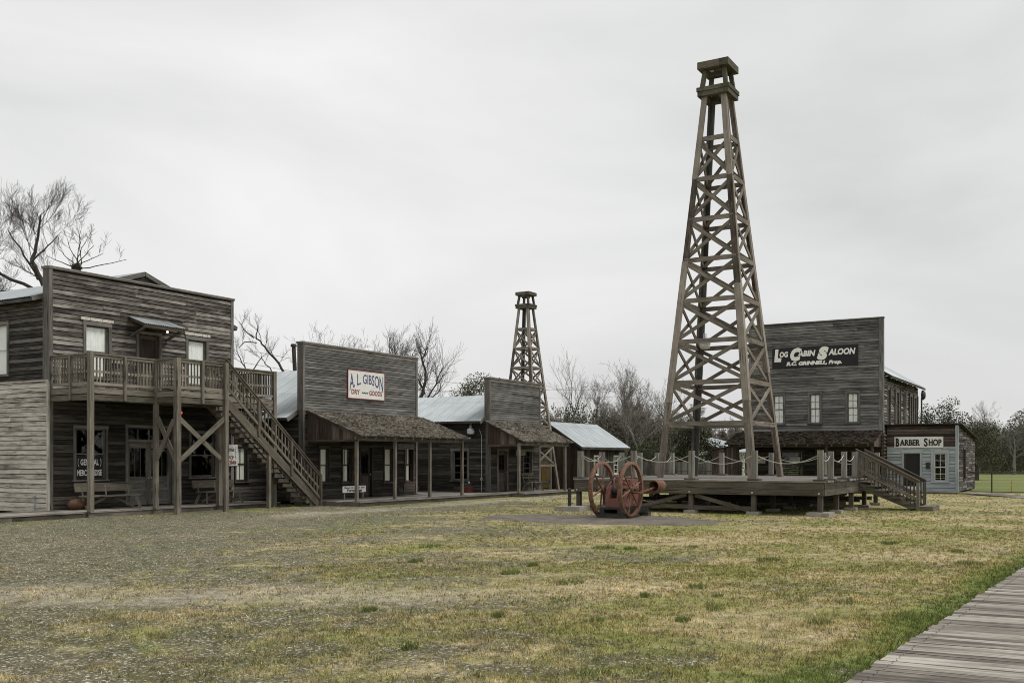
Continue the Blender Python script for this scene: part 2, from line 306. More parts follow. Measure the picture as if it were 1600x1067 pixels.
# ------------------------------------------------------------------ mesh helpers
ORG = Vector((0, 0, 0))
class MB:
    def __init__(s): s.v = []; s.f = []; s.uv = []
    def face(s, idx, uvs): s.f.append(idx); s.uv.extend(uvs)
    def hexa(s, P, ax=None):
        # P: 8 corners ordered (a,b,c) with a slowest: 000 001 010 011 100 101 110 111
        P = [Vector(p) for p in P]; o = len(s.v); s.v.extend(P)
        la = [(P[4] - P[0]).length, (P[2] - P[0]).length, (P[1] - P[0]).length]
        k = ax if ax is not None else la.index(max(la))
        r0 = rnd.random() * 3; r1 = rnd.random() * 3
        def uvof(i, ka, kb):
            bit = ((i >> 2) & 1, (i >> 1) & 1, i & 1)
            return (bit[ka] * la[ka] + r0, bit[kb] * la[kb] + r1)
        for q, (a, b_) in (((0, 1, 3, 2), (1, 2)), ((4, 6, 7, 5), (1, 2)), ((0, 4, 5, 1), (0, 2)), ((2, 3, 7, 6), (0, 2)), ((0, 2, 6, 4), (0, 1)), ((1, 5, 7, 3), (0, 1))):
            if k == b_: a, b_ = b_, a
            s.f.append([o + i for i in q]); s.uv.extend([uvof(i, a, b_) for i in q])
    def box(s, x0, x1, y0, y1, z0, z1):
        s.hexa([(x, y, z) for x in (x0, x1) for y in (y0, y1) for z in (z0, z1)])
    def beam(s, p, q, w, h, up=(0, 0, 1)):
        p = Vector(p); q = Vector(q); d = (q - p).normalized(); u = Vector(up)
        if abs(d.dot(u)) > .98: u = Vector((0, 1, 0))
        r = d.cross(u).normalized(); u = r.cross(d).normalized()
        s.hexa([e + r * (w / 2 * a) + u * (h / 2 * b) for e in (p, q) for a in (-1, 1) for b in (-1, 1)], 0)
    def cyl(s, p, q, r0, r1=None, n=10, caps=True):
        r1 = r0 if r1 is None else r1; p = Vector(p); q = Vector(q); d = (q - p); ln = d.length; d.normalize()
        u = Vector((0, 0, 1)) if abs(d.z) < .9 else Vector((1, 0, 0)); a = d.cross(u).normalized(); b = d.cross(a)
        o = len(s.v)
        for e, r in ((p, r0), (q, r1)):
            for i in range(n):
                t = 2 * math.pi * i / n; s.v.append(e + a * (r * math.cos(t)) + b * (r * math.sin(t)))
        for i in range(n):
            j = (i + 1) % n; c = 2 * math.pi * r0 / n
            s.f.append([o + i, o + j, o + n + j, o + n + i]); s.uv.extend([(0, i * c), (0, (i + 1) * c), (ln, (i + 1) * c), (ln, i * c)])
        if caps:
            s.f.append([o + i for i in range(n)][::-1]); s.uv.extend([(0, 0)] * n)
            s.f.append([o + n + i for i in range(n)]); s.uv.extend([(0, 0)] * n)
    def path(s, pts, r, n=6):
        for a, b in zip(pts[:-1], pts[1:]): s.cyl(a, b, r, r, n, False)
    def poly(s, pts, thick):
        # polygon extruded by vector thick
        pts = [Vector(p) for p in pts]; t = Vector(thick); o = len(s.v); n = len(pts)
        s.v.extend(pts); s.v.extend([p + t for p in pts])
        e = (pts[1] - pts[0]).normalized()
        nn = e.cross(t).normalized() if t.length > 0 else Vector((0, 0, 1))
        uv = [((p - pts[0]).dot(e), (p - pts[0]).dot(nn)) for p in pts]
        s.f.append(list(range(o, o + n))); s.uv.extend(uv)
        s.f.append(list(range(o + n, o + 2 * n))[::-1]); s.uv.extend(uv[::-1])
        for i in range(n):
            j = (i + 1) % n; ln = (pts[j] - pts[i]).length
            s.f.append([o + i, o + n + i, o + n + j, o + j]); s.uv.extend([(0, 0), (0, t.length), (ln, t.length), (ln, 0)])
    def lathe(s, c, prof, n=24, axis='z'):
        # prof: list of (r, h); axis direction
        o = len(s.v); c = Vector(c)
        for r, h in prof:
            for i in range(n):
                t = 2 * math.pi * i / n; a, b = r * math.cos(t), r * math.sin(t)
                s.v.append(c + Vector({'z': (a, b, h), 'y': (a, h, b), 'x': (h, a, b)}[axis]))
        for k in range(len(prof) - 1):
            for i in range(n):
                j = (i + 1) % n
                s.f.append([o + k * n + i, o + k * n + j, o + (k + 1) * n + j, o + (k + 1) * n + i]); s.uv.extend([(0, 0), (.1, 0), (.1, .1), (0, .1)])
    def build(s, name, mat, parent=None, smooth=False, local=False):
        me = bpy.data.meshes.new(name)
        off = Vector((0, 0, 0)) if local or parent is None else ORG
        me.from_pydata([tuple(v - off) for v in map(Vector, s.v)], [], s.f)
        ul = me.uv_layers.new(name='UVMap'); ul.data.foreach_set('uv', np.array(s.uv, dtype=np.float32).ravel())
        me.materials.append(MATS[mat] if isinstance(mat, str) else mat)
        if smooth: me.polygons.foreach_set('use_smooth', [True] * len(me.polygons))
        me.update()
        o = bpy.data.objects.new(name, me); COL.objects.link(o)
        if parent: o.parent = parent
        return o
def thing(name, label, cat, loc, group=None, rotz=0):
    global ORG
    o = bpy.data.objects.new(name, None); COL.objects.link(o); o.location = loc; o.rotation_euler = (0, 0, rotz)
    o.empty_display_size = .2
    o['label'] = label; o['category'] = cat
    if group: o['group'] = group
    ORG = Vector(loc); return o
def tag(o, label, cat, group=None):
    o['label'] = label; o['category'] = cat
    if group: o['group'] = group
    return o
def struct(o, kind='structure'): o['kind'] = kind; return o
def npmesh(name, V, F, mat, parent=None, uv=None):
    me = bpy.data.meshes.new(name); k = F.shape[1]
    me.vertices.add(len(V)); me.vertices.foreach_set('co', V.astype(np.float32).ravel())
    me.loops.add(F.size); me.loops.foreach_set('vertex_index', F.astype(np.int32).ravel())
    me.polygons.add(len(F)); me.polygons.foreach_set('loop_start', np.arange(0, F.size, k, dtype=np.int32))
    me.update(calc_edges=True); me.materials.append(MATS[mat])
    o = bpy.data.objects.new(name, me); COL.objects.link(o)
    if parent: o.parent = parent
    return o

class Fr:
    """a wall's own frame: a along the wall, o outwards, z up"""
    def __init__(s, p0, du, n): s.p = Vector((*p0, 0)); s.d = Vector((*du, 0)); s.n = Vector((*n, 0))
    def pt(s, a, o, z): return s.p + s.d * a + s.n * o + Vector((0, 0, z))
    def box(s, mb, a0, a1, o0, o1, z0, z1): mb.hexa([s.pt(a, o, z) for a in (a0, a1) for o in (o0, o1) for z in (z0, z1)])

def split(a0, a1, cuts):
    segs = [(a0, a1)]
    for c0, c1 in cuts:
        ns = []
        for s0, s1 in segs:
            if c1 <= s0 or c0 >= s1: ns.append((s0, s1)); continue
            if c0 > s0: ns.append((s0, c0))
            if c1 < s1: ns.append((c1, s1))
        segs = ns
    return segs
def clap(fr, a0, a1, z0, z1, holes=(), expo=.14, t=.024, span=None, off=0., lens=(1.8, 4.8), warp=.004, gap=.11):
    """lapped horizontal boards; span(z) -> (a0,a1) for gables"""
    mb = MB(); z = z0
    while z < z1 - .01:
        h = min(expo, z1 - z); zm = z + h / 2
        A0, A1 = span(zm) if span else (a0, a1)
        if A1 - A0 > .05:
            hs = [(q[0], q[1]) for q in holes if q[2] < zm < q[3]]
            for s0, s1 in split(A0, A1, hs):
                x = s0
                while x < s1 - .01:
                    l = rnd.uniform(*lens); e = x + l
                    if s1 - e < .6: e = s1
                    w = rnd.uniform(-warp, warp); dz = rnd.uniform(-warp, warp); b0 = off + t + w + rnd.uniform(0, warp); b1 = off + t + w
                    e2 = e - (.004 if e < s1 else 0)
                    P = []
                    for a, bo in ((x, b0), (e2, b1)):
                        for o_ in (0, 1):
                            for zz in (0, 1):
                                zc = z + dz if zz == 0 else z + h - gap * h
                                P.append(fr.pt(a, (off - .008) if o_ == 0 else (bo if zz == 0 else off + .006), zc))
                    mb.hexa(P, 0); x = e
        z += expo
    return mb
def backing(mb, fr, a0, a1, z0, z1, holes=(), th=.1, off=0.):
    xs = sorted({a0, a1, *[h for q in holes for h in q[:2] if a0 < h < a1]}); zs = sorted({z0, z1, *[h for q in holes for h in q[2:4] if z0 < h < z1]})
    for i in range(len(xs) - 1):
        for j in range(len(zs) - 1):
            cx, cz = (xs[i] + xs[i + 1]) / 2, (zs[j] + zs[j + 1]) / 2
            if any(q[0] < cx < q[1] and q[2] < cz < q[3] for q in holes): continue
            fr.box(mb, xs[i], xs[i + 1], off - th, off - .011, zs[j], zs[j + 1])
def vboards(fr, a0, a1, z0f, z1f, w=.17, off=0., t=.022):
    """vertical boards between heights z0f(a) and z1f(a)"""
    mb = MB(); a = a0
    while a < a1 - .02:
        e = min(a1, a + w * rnd.uniform(.8, 1.2)); jt = rnd.uniform(0, .006)
        P = [fr.pt(x, o_, z) for x in (a, e - .006) for o_ in (off, off + t + jt) for z in (z0f(x), z1f(x))]
        mb.hexa(P, 2); a = e
    return mb
def sheet(mb, fr, a0, a1, z0, z1, o, wav=0., n=2):
    pts = []
    base = len(mb.v)
    for i in range(n + 1):
        a = a0 + (a1 - a0) * i / n; oo = o + wav * math.sin(i * 1.9 + a * 7) + wav * .6 * math.sin(i * .83)
        mb.v.append(fr.pt(a, oo, z0)); mb.v.append(fr.pt(a, oo, z1))
    for i in range(n):
        k = base + 2 * i
        mb.f.append([k, k + 2, k + 3, k + 1]); mb.uv.extend([(i * .1, 0), (i * .1 + .1, 0), (i * .1 + .1, z1 - z0), (i * .1, z1 - z0)])
def window(root, fr, a0, a1, z0, z1, rows=1, cols=1, fill='dark', mat='w_trim', casing=.1, sashmat=None, head=.02, partial=None, sill=True, label=None):
    f = MB(); c = casing
    fr.box(f, a0 - c, a0, 0, .05, z0 - .02, z1 + .001)
    fr.box(f, a1, a1 + c, 0, .05, z0 - .02, z1 + .001)
    fr.box(f, a0 - c - .01, a1 + c + .01, 0, .056, z1, z1 + c + head)
    if head > .02: fr.box(f, a0 - c - .04, a1 + c + .04, 0, .09, z1 + c + head, z1 + c + head + .025)
    if sill: fr.box(f, a0 - c - .04, a1 + c + .04, -.02, .09, z0 - .07, z0 - .015)
    for q in ((a0, a0 + .012), (a1 - .012, a1)): fr.box(f, q[0], q[1], -.1, -.001, z0, z1)
    fr.box(f, a0, a1, -.1, -.002, z1 - .012, z1 - .0005)
    fr.box(f, a0, a1, -.1, -.003, z0 + .0005, z0 + .012)
    w = f.build('window', mat, root)
    if label: w['label'] = label
    s = MB(); zm = (z0 + z1) / 2; st = .045
    a0i, a1i = a0 + .012, a1 - .012; z0i, z1i = z0 + .012, z1 - .012
    for (za, zb, o) in ((z0i, zm + .02, -.075), (zm - .02, z1i, -.045)):
        fr.box(s, a0i, a0i + st, o - .028, o, za, zb); fr.box(s, a1i - st, a1i, o - .028, o, za, zb)
        fr.box(s, a0i + st, a1i - st, o - .027, o - .001, za, za + st); fr.box(s, a0i + st, a1i - st, o - .027, o - .001, zb - st * .8, zb)
        for k in range(1, cols):
            x = a0i + (a1i - a0i) * k / cols; fr.box(s, x - .012, x + .012, o - .02, o - .004, za + st, zb - st * .8)
        for k in range(1, rows):
            z = za + (zb - za) * k / rows; fr.box(s, a0i + st, a1i - st, o - .019, o - .005, z - .012, z + .012)
    s.build('sash', sashmat or mat, w)
    g = MB()
    fr.box(g, a0i + st, a1i - st, -.063, -.059, z0i + st, zm); fr.box(g, a0i + st, a1i - st, -.034, -.030, zm + .02, z1i - st)
    # glass kept as thin sheets inside the sash
    g.build('pane', 'glass', w)
    if fill in ('curtain', 'blind', 'part'):
        m = MB(); b = a1 - (a1 - a0) * .3 if fill == 'part' else a1 - .01
        sheet(m, fr, a0 + .01, b, z0 + .01, z1 - .01, -.09, .0 if fill == 'blind' else .012, 2 if fill == 'blind' else 26)
        m.build('curtain' if fill != 'blind' else 'blind', 'blind' if fill != 'curtain' else 'curtain', w, smooth=True)
    return w
def door(root, fr, a0, a1, z0, z1, glass_rows=0, glass_cols=1, gz=None, mat='w_dark', trim='w_trim', casing=.1, knob=True, double=False, casing_head=True):
    f = MB(); c = casing
    fr.box(f, a0 - c, a0, 0, .05, z0, z1); fr.box(f, a1, a1 + c, 0, .05, z0, z1)
    if casing_head: fr.box(f, a0 - c - .01, a1 + c + .01, 0, .056, z1, z1 + c)
    fr.box(f, a0, a0 + .015, -.1, -.001, z0, z1); fr.box(f, a1 - .015, a1, -.1, -.001, z0, z1)
    fw = f.build('door_frame', trim, root)
    n = 2 if double else 1; w = (a1 - a0 - .03) / n
    for k in range(n):
        b0 = a0 + .015 + k * w + .003; b1 = b0 + w - .006; d = MB(); o0, o1 = -.09, -.05
        st = .11; gz0, gz1 = gz or (z0 + 1.0, z1 - .15)
        fr.box(d, b0, b0 + st, o0, o1, z0 + .01, z1 - .01); fr.box(d, b1 - st, b1, o0, o1, z0 + .01, z1 - .01)
        fr.box(d, b0 + st, b1 - st, o0 + .001, o1 - .001, gz1, z1 - .01); fr.box(d, b0 + st, b1 - st, o0 + .001, o1 - .001, z0 + .01, z0 + .2)
        fr.box(d, b0 + st, b1 - st, o0 + .001, o1 - .001, gz0 - .12, gz0)
        fr.box(d, b0 + st, b1 - st, o0 + .01, o1 - .02, z0 + .2, gz0 - .12)
        zz = z0 + .2 + (gz0 - .12 - z0 - .2) * .5
        fr.box(d, b0 + st, b1 - st, o0 + .002, o1 - .002, zz - .04, zz + .04)
        if not glass_rows: fr.box(d, b0 + st, b1 - st, o0 + .01, o1 - .02, gz0, gz1)
        else:
            for q in range(1, glass_cols):
                x = b0 + st + (b1 - b0 - 2 * st) * q / glass_cols; fr.box(d, x - .012, x + .012, o0 + .01, o1 - .004, gz0, gz1)
            for q in range(1, glass_rows):
                z = gz0 + (gz1 - gz0) * q / glass_rows; fr.box(d, b0 + st, b1 - st, o0 + .011, o1 - .005, z - .012, z + .012)
        do = d.build('door', mat, root)
        if glass_rows:
            g = MB(); fr.box(g, b0 + st, b1 - st, -.072, -.068, gz0, gz1); g.build('pane', 'glass', do)
        if knob:
            g = MB(); ka = (b1 - .05) if k == 0 else b0 + .05
            if not double or k == 1 or True:
                c0 = fr.pt(ka, -.05, z0 + .95); g.cyl(c0, c0 + fr.n * .05, .012, n=8); g.cyl(c0 + fr.n * .05, c0 + fr.n * .075, .03, .025, n=10)
            g.build('handle', 'brass', do)
def shingles(p, da, ds, nrm, la, ls, expo=.13, wmin=.08, wmax=.17, t=.024):
    """p eave corner, da along the eave, ds up the slope, nrm roof normal"""
    mb = MB(); p = Vector(p); da = Vector(da).normalized(); ds = Vector(ds).normalized(); nrm = Vector(nrm).normalized(); k = 0
    nrow = int(ls / expo)
    for r in range(nrow):
        a = -rnd.uniform(0, .05); s0 = r * expo
        while a < la:
            w = rnd.uniform(wmin, wmax); e = min(la + .02, a + w); jj = rnd.uniform(-.02, .02); lift = rnd.uniform(0, .012)
            P = []
            for x in (a, e - .006):
                for s_, hh in ((max(-.03, s0 + jj), t + lift), (min(ls, s0 + expo + .03), .002)):
                    for nn in (0, 1): P.append(p + da * x + ds * s_ + nrm * (.002 if nn == 0 else hh + .004 + (t if s_ < s0 + .05 else 0)))
            mb.hexa(P, 1); a = e
    return mb
def corrug(p, da, ds, nrm, la, ls, pitch=.09, amp=.014, sub=4, ridge=0):
    mb = MB(); p = Vector(p); da = Vector(da).normalized(); ds = Vector(ds).normalized(); nrm = Vector(nrm).normalized()
    n = int(la / pitch * sub); o = 0
    for s_ in (0, ls):
        for i in range(n + 1):
            a = la * i / n; mb.v.append(p + da * a + ds * s_ + nrm * (amp * math.sin(2 * math.pi * a / pitch)))
    for i in range(n):
        mb.f.append([i, i + 1, n + 2 + i, n + 1 + i]); a0, a1 = la * i / n, la * (i + 1) / n
        mb.uv.extend([(a0, 0), (a1, 0), (a1, ls), (a0, ls)])
    return mb
def text(txt, fr, a, z, size, off=.003, mat='ink', bold=0., shear=0., sx=1., o=.0, space=1., th=.004):
    """returns list of world vertices and faces of an extruded text, left baseline at (a,z) on the wall frame"""
    cu = bpy.data.curves.new('t', 'FONT'); cu.body = txt; cu.size = size; cu.offset = bold; cu.shear = shear; cu.space_character = space; cu.extrude = 0; cu.resolution_u = 3
    ob = bpy.data.objects.new('t', cu); COL.objects.link(ob); bpy.context.view_layer.update()
    me = bpy.data.meshes.new_from_object(ob.evaluated_get(bpy.context.evaluated_depsgraph_get()))
    bpy.data.objects.remove(ob); bpy.data.curves.remove(cu)
    V = [(v.co.x * sx, v.co.y) for v in me.vertices]; F = [list(p.vertices) for p in me.polygons]; bpy.data.meshes.remove(me)
    return V, F
def put_text(mb, fr, VF, fa, o):
    V, F = VF; b = len(mb.v)
    for x, y in V:
        a, z = fa(x, y); mb.v.append(fr.pt(a, o, z))
    for f in F: mb.f.append([b + i for i in f]); mb.uv.extend([(0, 0)] * len(f))
def line(mb, fr, txt, a0, a1, z, size, o, bold=0., shear=0.):
    """text fitted between a0 and a1"""
    V, F = text(txt, fr, 0, 0, size, bold=bold, shear=shear)
    x0 = min(v[0] for v in V); x1 = max(v[0] for v in V); k = (a1 - a0) / (x1 - x0)
    put_text(mb, fr, (V, F), lambda x, y: (a0 + (x - x0) * k, z + y), o)

XN = (-1, 0); YN = (0, -1)

# ------------------------------------------------------------------ ground
g = MB(); M = 1400
g.v += [Vector((-300, -M, 0)), Vector((M, -M, 0)), Vector((M, M, 0)), Vector((-300, M, 0))]; g.f.append([0, 1, 2, 3]); g.uv += [(0, 0)] * 4
struct(g.build('ground', 'ground'))

# ------------------------------------------------------------------ general store (nearest, two storeys)
X0, X1, YW = 20.42, 28.28, 29.24; ZT = 7.93; BACK = 41.
GS = thing('general_store', 'two-storey weathered wooden general store with upper balcony and outside stairs', 'store building', (24.3, YW, 0))
fr = Fr((X0, YW), (1, 0), YN); Wd = X1 - X0
def A(x): return x - X0
hol = [(A(21.74), A(22.62), 4.55, 6.27), (A(23.86), A(24.74), 4.1, 6.2), (A(26.07), A(26.93), 4.55, 6.22),
       (A(21.36), A(22.5), 1.14, 2.82), (A(23.4), A(25.3), .2, 2.9), (A(26.2), A(27.35), 1.15, 2.75)]
up = [h for h in hol if h[2] > 3.6]; lo = [h for h in hol if h[2] < 3.6]
clap(fr, .08, Wd - .1, 3.75, ZT - .05, up, .148, .028, warp=.007).build('front_wall', 'w_store', GS)
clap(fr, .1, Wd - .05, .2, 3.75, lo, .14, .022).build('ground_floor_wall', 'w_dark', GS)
b = MB(); backing(b, fr, .05, Wd - .05, .1, ZT - .02, hol, .12); b.build('wall_framing', 'interior', GS)
t = MB()
fr.box(t, -.04, .09, -.30, .045, 4.25, ZT); fr.box(t, -.03, .10, -.01, .04, .2, 4.25); fr.box(t, Wd - .1, Wd + .03, -.30, .04, .2, ZT)
fr.box(t, -.07, Wd + .06, -.33, .07, ZT, ZT + .05)
t.build('corner_trim', 'w_trim', GS)
t = MB(); fr.box(t, -.08, Wd + .07, -.34, .08, ZT + .051, ZT + .085); t.build('cap_strip', 'w_strip', GS)
# return of the false front and the left side wall
frL = Fr((X0, YW), (0, 1), XN)
clap(frL, .30, BACK - YW, 4.32, 7.02, [(2.2, 3.15, 4.62, 6.27)], .13, .022, warp=.006).build('upper_side_wall', 'w_side', GS)
clap(frL, .0, BACK - YW, .1, 4.32, [], .155, .026, off=.035, warp=.008, lens=(1.2, 4)).build('lower_side_wall', 'w_pale', GS)
b = MB(); backing(b, frL, .13, BACK - YW, .1, 7.05, [(2.2, 3.15, 4.62, 6.27)], .1); frL.box(b, 0, BACK - YW, -.01, .034, .1, 4.3)
b.build('side_framing', 'interior', GS); b = MB(); frR = Fr((X1, YW), (0, 1), (1, 0)); backing(b, frR, .13, BACK - YW, .1, 7.05, [], .1); b.build('side_framing', 'interior', GS)
clap(frR, .3, BACK - YW, .1, 7.02, [], .14, .022).build('far_side_wall', 'w_side', GS)
t = MB(); frL.box(t, -.04, .06, .03, .075, .15, 4.32); frL.box(t, -.0, BACK - YW, .03, .075, 4.32, 4.36); t.build('corner_board', 'w_pale', GS)
window(GS, frL, 2.2, 3.15, 4.62, 6.27, 1, 1, 'curtain', 'w_trim', sashmat='white')
frB = Fr((X0, BACK), (1, 0), (0, 1)); clap(frB, 0, Wd, .1, 7, [], .14).build('back_wall', 'w_side', GS)
b = MB(); b.box(X0 + .1, X1 - .1, YW + .1, BACK - .1, .05, .15); b.box(X0 + .1, X1 - .1, YW + .1, BACK - .1, 3.8, 3.9); b.box(X0 + .1, X1 - .1, YW + .14, BACK - .1, 6.9, 7.0); b.build('floor', 'interior', GS)
XR, ZR, ZE = 24.45, 8.48, 7.02
for sx in (-1, 1):
    xe = XR + sx * 4.42; ds = Vector((-sx * 4.42, 0, ZR - ZE)); ln = ds.length
    ds2 = ds.normalized(); nn = Vector((sx * (ZR - ZE), 0, 4.42)).normalized()
    y0 = YW + .34 if True else 0
    m = corrug((xe, y0, ZE), (0, 1, 0), ds2, nn, BACK - y0 + .3, ln); o = m.build('roof', 'roofmetal', GS)
    t = MB(); t.hexa([Vector((x_, y_, z_)) for (x_, z_) in ((xe + sx * .0, ZE - .05), (XR, ZR - .05)) for y_ in (y0 + .02, BACK + .28) for z_ in (z_ - .10, z_)], 1)
    t.build('roof_boards', 'w_side', o)
t = MB()
fg = Fr((X0, YW + .40), (1, 0), YN)
def span(z): q = (ZR - .1 - z) / (ZR - ZE) * 4.42; return (A(XR) - q, A(XR) + q)
clap(fg, 0, 1, 7.05, ZR - .14, [], .13, .02, span=span).build('gable', 'w_side', GS)
for sx in (-1, 1): t.beam((XR, YW + .36, ZR - .08), (XR + sx * 4.42, YW + .36, ZE - .08), .05, .14)
t.build('rake_board', 'w_trim', GS)
window(GS, fr, *hol[0], 1, 1, 'curtain', 'w_trim', casing=.11)
window(GS, fr, *hol[2], 1, 1, 'curtain', 'w_trim', casing=.11)
for x0, x1, z in ((21.53, 22.81, 6.42), (25.9, 27.12, 6.38)):
    t = MB(); x = x0
    while x < x1:
        e = min(x1, x + rnd.uniform(.15, .5)); fr.box(t, A(x), A(e) - .02, .03, .07, z, z + .1); x = e
    t.build('window_flashing', 'peeled', GS) if 'peeled' in MATS else None
    if 'peeled' not in MATS:
        paint('peeled', (.55, .52, .46), .7, var=.2, vscale=14, rust=(.58, (.28, .11, .04), 6)); t.build('window_flashing', 'peeled', GS)
door(GS, fr, *hol[1], 0, 1, None, 'w_brown', 'w_trim')
# ground floor shop windows and double door with transom
wL = window(GS, fr, *hol[3], 1, 1, 'dark', 'w_trim', casing=.09)
window(GS, fr, *hol[5], 1, 1, 'dark', 'w_trim', casing=.09)
door(GS, fr, hol[4][0], hol[4][1], .2, 2.4, 1, 3, (1.2, 2.2), 'w_trim', 'w_trim', double=True, casing=.09, casing_head=False)
t = MB(); a0, a1 = hol[4][:2]
fr.box(t, a0 - .09, a0, 0, .05, 2.4, 2.9); fr.box(t, a1, a1 + .09, 0, .05, 2.4, 2.9); fr.box(t, a0, a1, -.08, .04, 2.4, 2.5); fr.box(t, a0 - .1, a1 + .1, 0, .056, 2.9, 3.0)
for k in range(5):
    x = a0 + (a1 - a0) * k / 4; fr.box(t, max(a0, x - .02), min(a1, x + .02), -.07, -.03, 2.5, 2.9)
tr = t.build('transom', 'w_trim', GS); g_ = MB(); fr.box(g_, a0, a1, -.052, -.048, 2.5, 2.9); g_.build('pane', 'glass', tr)
# goods seen dimly through the shop window
t = MB(); fr.box(t, hol[3][0] + .02, hol[3][0] + .26, -.5, -.49, 1.9, 2.45); t.build('paper_notice', 'blind', GS)
# painted window sign
t = MB(); fr.box(t, hol[3][0] + .06, hol[3][1] - .06, -.055, -.045, 1.18, 1.92)
sg = t.build('shop_sign', 'ink', None); tag(sg, 'black window sign lettered General Merchandise in white, behind the balcony post', 'sign')
t = MB(); a0, a1 = hol[3][0] + .1, hol[3][1] - .1
line(t, fr, 'GENERAL', a0 + .12, a1 - .12, 1.62, .27, -.040, .006); line(t, fr, 'MERCHANDISE', a0, a1, 1.27, .27, -.040, .006)
for s_, q in ((-1, a0 + .06), (1, a1 - .06)):
    pts = [fr.pt(q + s_ * .035 * math.cos(k * .5), -.040, 1.70 + .13 * math.sin(k * .5)) for k in range(-3, 4)]; t.path(pts, .008, 4)
o = t.build('lettering', 'inkwhite', None); o.parent = sg
# right-hand one storey wing
fw = Fr((X1, YW), (1, 0), YN); hw = [(.17, .75, .95, 2.28)]
clap(fw, .04, 1.95, .2, 3.7, hw, .14, .022).build('wing_wall', 'w_dark', GS)
b = MB(); backing(b, fw, 0, 1.95, .1, 3.7, hw, .1); b.box(X1, 30.2, YW + .1, YW + 6, 3.6, 3.7); b.build('wing_framing', 'interior', GS)
window(GS, fw, *hw[0], 1, 2, 'blind', 'w_dark', casing=.08)
# canopy over the upper door
def canopy():
    xa, xb, ya, yb, za, zb = 23.42, 25.2, YW, YW - .85, 6.76, 6.46
    ds = Vector((0, ya - yb, za - zb)); ln = ds.length
    o = corrug((xa, yb, zb), (1, 0, 0), ds, (0, -(za - zb), ya - yb), xb - xa, ln, .08, .013).build('door_canopy', 'roofmetal', GS)
    t = MB()
    for x in (xa + .12, xb - .12):
        t.beam((x, YW, za - .07), (x, yb + .03, zb - .06), .05, .09); t.beam((x, YW - .03, za - .68), (x, yb + .12, zb - .12), .07, .08)
    t.beam((xa, yb + .05, zb - .07), (xb, yb + .05, zb - .07), .04, .11)
    t.build('bracket', 'w_stair', o)
canopy()
def bulb(x, y, z, mat, label):
    r = thing('light_bulb', label, 'light bulb', (x, y, z))
    t = MB(); t.cyl((x, y, z + .05), (x, y, z + .14), .03, n=8); t.build('socket', 'iron', r)
    t = MB(); t.lathe((x, y, z), [(.001, -.045), (.025, -.032), (.036, 0), (.026, .03), (.015, .05)], 12); t.build('globe', mat, r, smooth=True)
bulb(24.75, YW - .45, 6.32, 'bulb', 'lit bare bulb under the little tin canopy over the upper door')
bulb(24.9, YW - 1.0, 3.45, 'bulbred', 'small red bulb glowing under the balcony above the double doors')
ORG = Vector(GS.location)

# balcony: inner lane YI..YW, outer lane YO..YI
YI, YO = 27.27, 26.3; ZD = 4.08
def planks(mb, x0, x1, y0, y1, z, along='x', w=.14, t=.04):
    if along == 'x':
        y = y0
        while y < y1 - .01:
            e = min(y1, y + w); mb.box(x0 + rnd.uniform(-.01, .01), x1 + rnd.uniform(-.01, .01), y, e - .008, z - t, z + rnd.uniform(-.003, .003)); y = e
    else:
        x = x0
        while x < x1 - .01:
            e = min(x1, x + w); mb.box(x, e - .008, y0 + rnd.uniform(-.012, .012), y1 + rnd.uniform(-.012, .012), z - t, z + rnd.uniform(-.003, .003)); x = e
m = MB(); planks(m, X0 + .03, 28.5, YI, YW - .03, ZD, 'y'); planks(m, 23.0, 25.1, YO, YI - .01, ZD, 'y')
bal = m.build('balcony', 'w_stair', GS)
m = MB()
def rim(p, q, z=ZD - .04, h=.2): m.beam((*p, z - h / 2), (*q, z - h / 2), .05, h)
for z, h in ((ZD - .04, .17), (ZD - .24, .18)):
    rim((X0 + .03, YW), (X0 + .03, YI), z, h); rim((X0, YI + .0), (23.0, YI), z, h); rim((22.98, YI), (22.98, YO), z, h); rim((22.95, YO), (25.12, YO), z, h); rim((25.1, YO), (25.1, YI), z, h); rim((25.1, YI), (28.5, YI), z, h); rim((28.5, YI), (28.5, YW), z, h)
x = X0 + .6
while x < 28.3: m.box(x - .025, x + .025, YI + .03, YW - .03, ZD - .22, ZD - .045); x += .6
m.build('joist', 'w_lumber', bal)
def railing(segs, zt, zb, name, parent, mat='w_lumber', gap=.125, mid=True):
    for (p, q, z0a, z0b) in segs:
        m = MB(); p = Vector((*p, 0)); q = Vector((*q, 0)); ln = (q - p).length; n = max(1, int(ln / gap)); d = (q - p) / n; u = (q - p).normalized(); r = Vector((-u.y, u.x, 0))
        def P(s, z): return p + (q - p) * s + Vector((0, 0, z0a + (z0b - z0a) * s + z))
        m.beam(P(0, zt), P(1, zt), .09, .04); m.beam(P(0, zt - .07) , P(1, zt - .07), .035, .09)
        if mid: m.beam(P(0, zb + .38) + r * .04, P(1, zb + .38) + r * .04, .035, .08)
        m.beam(P(0, zb) + r * .0, P(1, zb), .035, .09)
        for k in range(1, n):
            s = k / n; off = r * .034
            m.beam(P(s, zb - .03) + off, P(s, zt - .03) + off, .04, .04, (r.x, r.y, 0))
        m.build(name, mat, parent)
railing([((X0 + .03, YW - .05), (X0 + .03, YI), ZD, ZD), ((X0 + .03, YI), (23.0, YI), ZD, ZD), ((22.98, YI), (22.98, YO), ZD, ZD), ((22.98, YO), (25.08, YO), ZD, ZD), ((25.12, YI), (28.5, YI), ZD, ZD), ((28.5, YI), (28.5, YW), ZD, ZD)], 1.03, .1, 'railing', bal)
def post(mb, x, y, z0, z1, w=.14, lean=(0, 0)): mb.hexa([(x + a * w / 2 + (lean[0] if k else 0), y + b * w / 2 + (lean[1] if k else 0), z) for k, z in ((0, z0), (1, z1)) for a in (-1, 1) for b in (-1, 1)], 0)
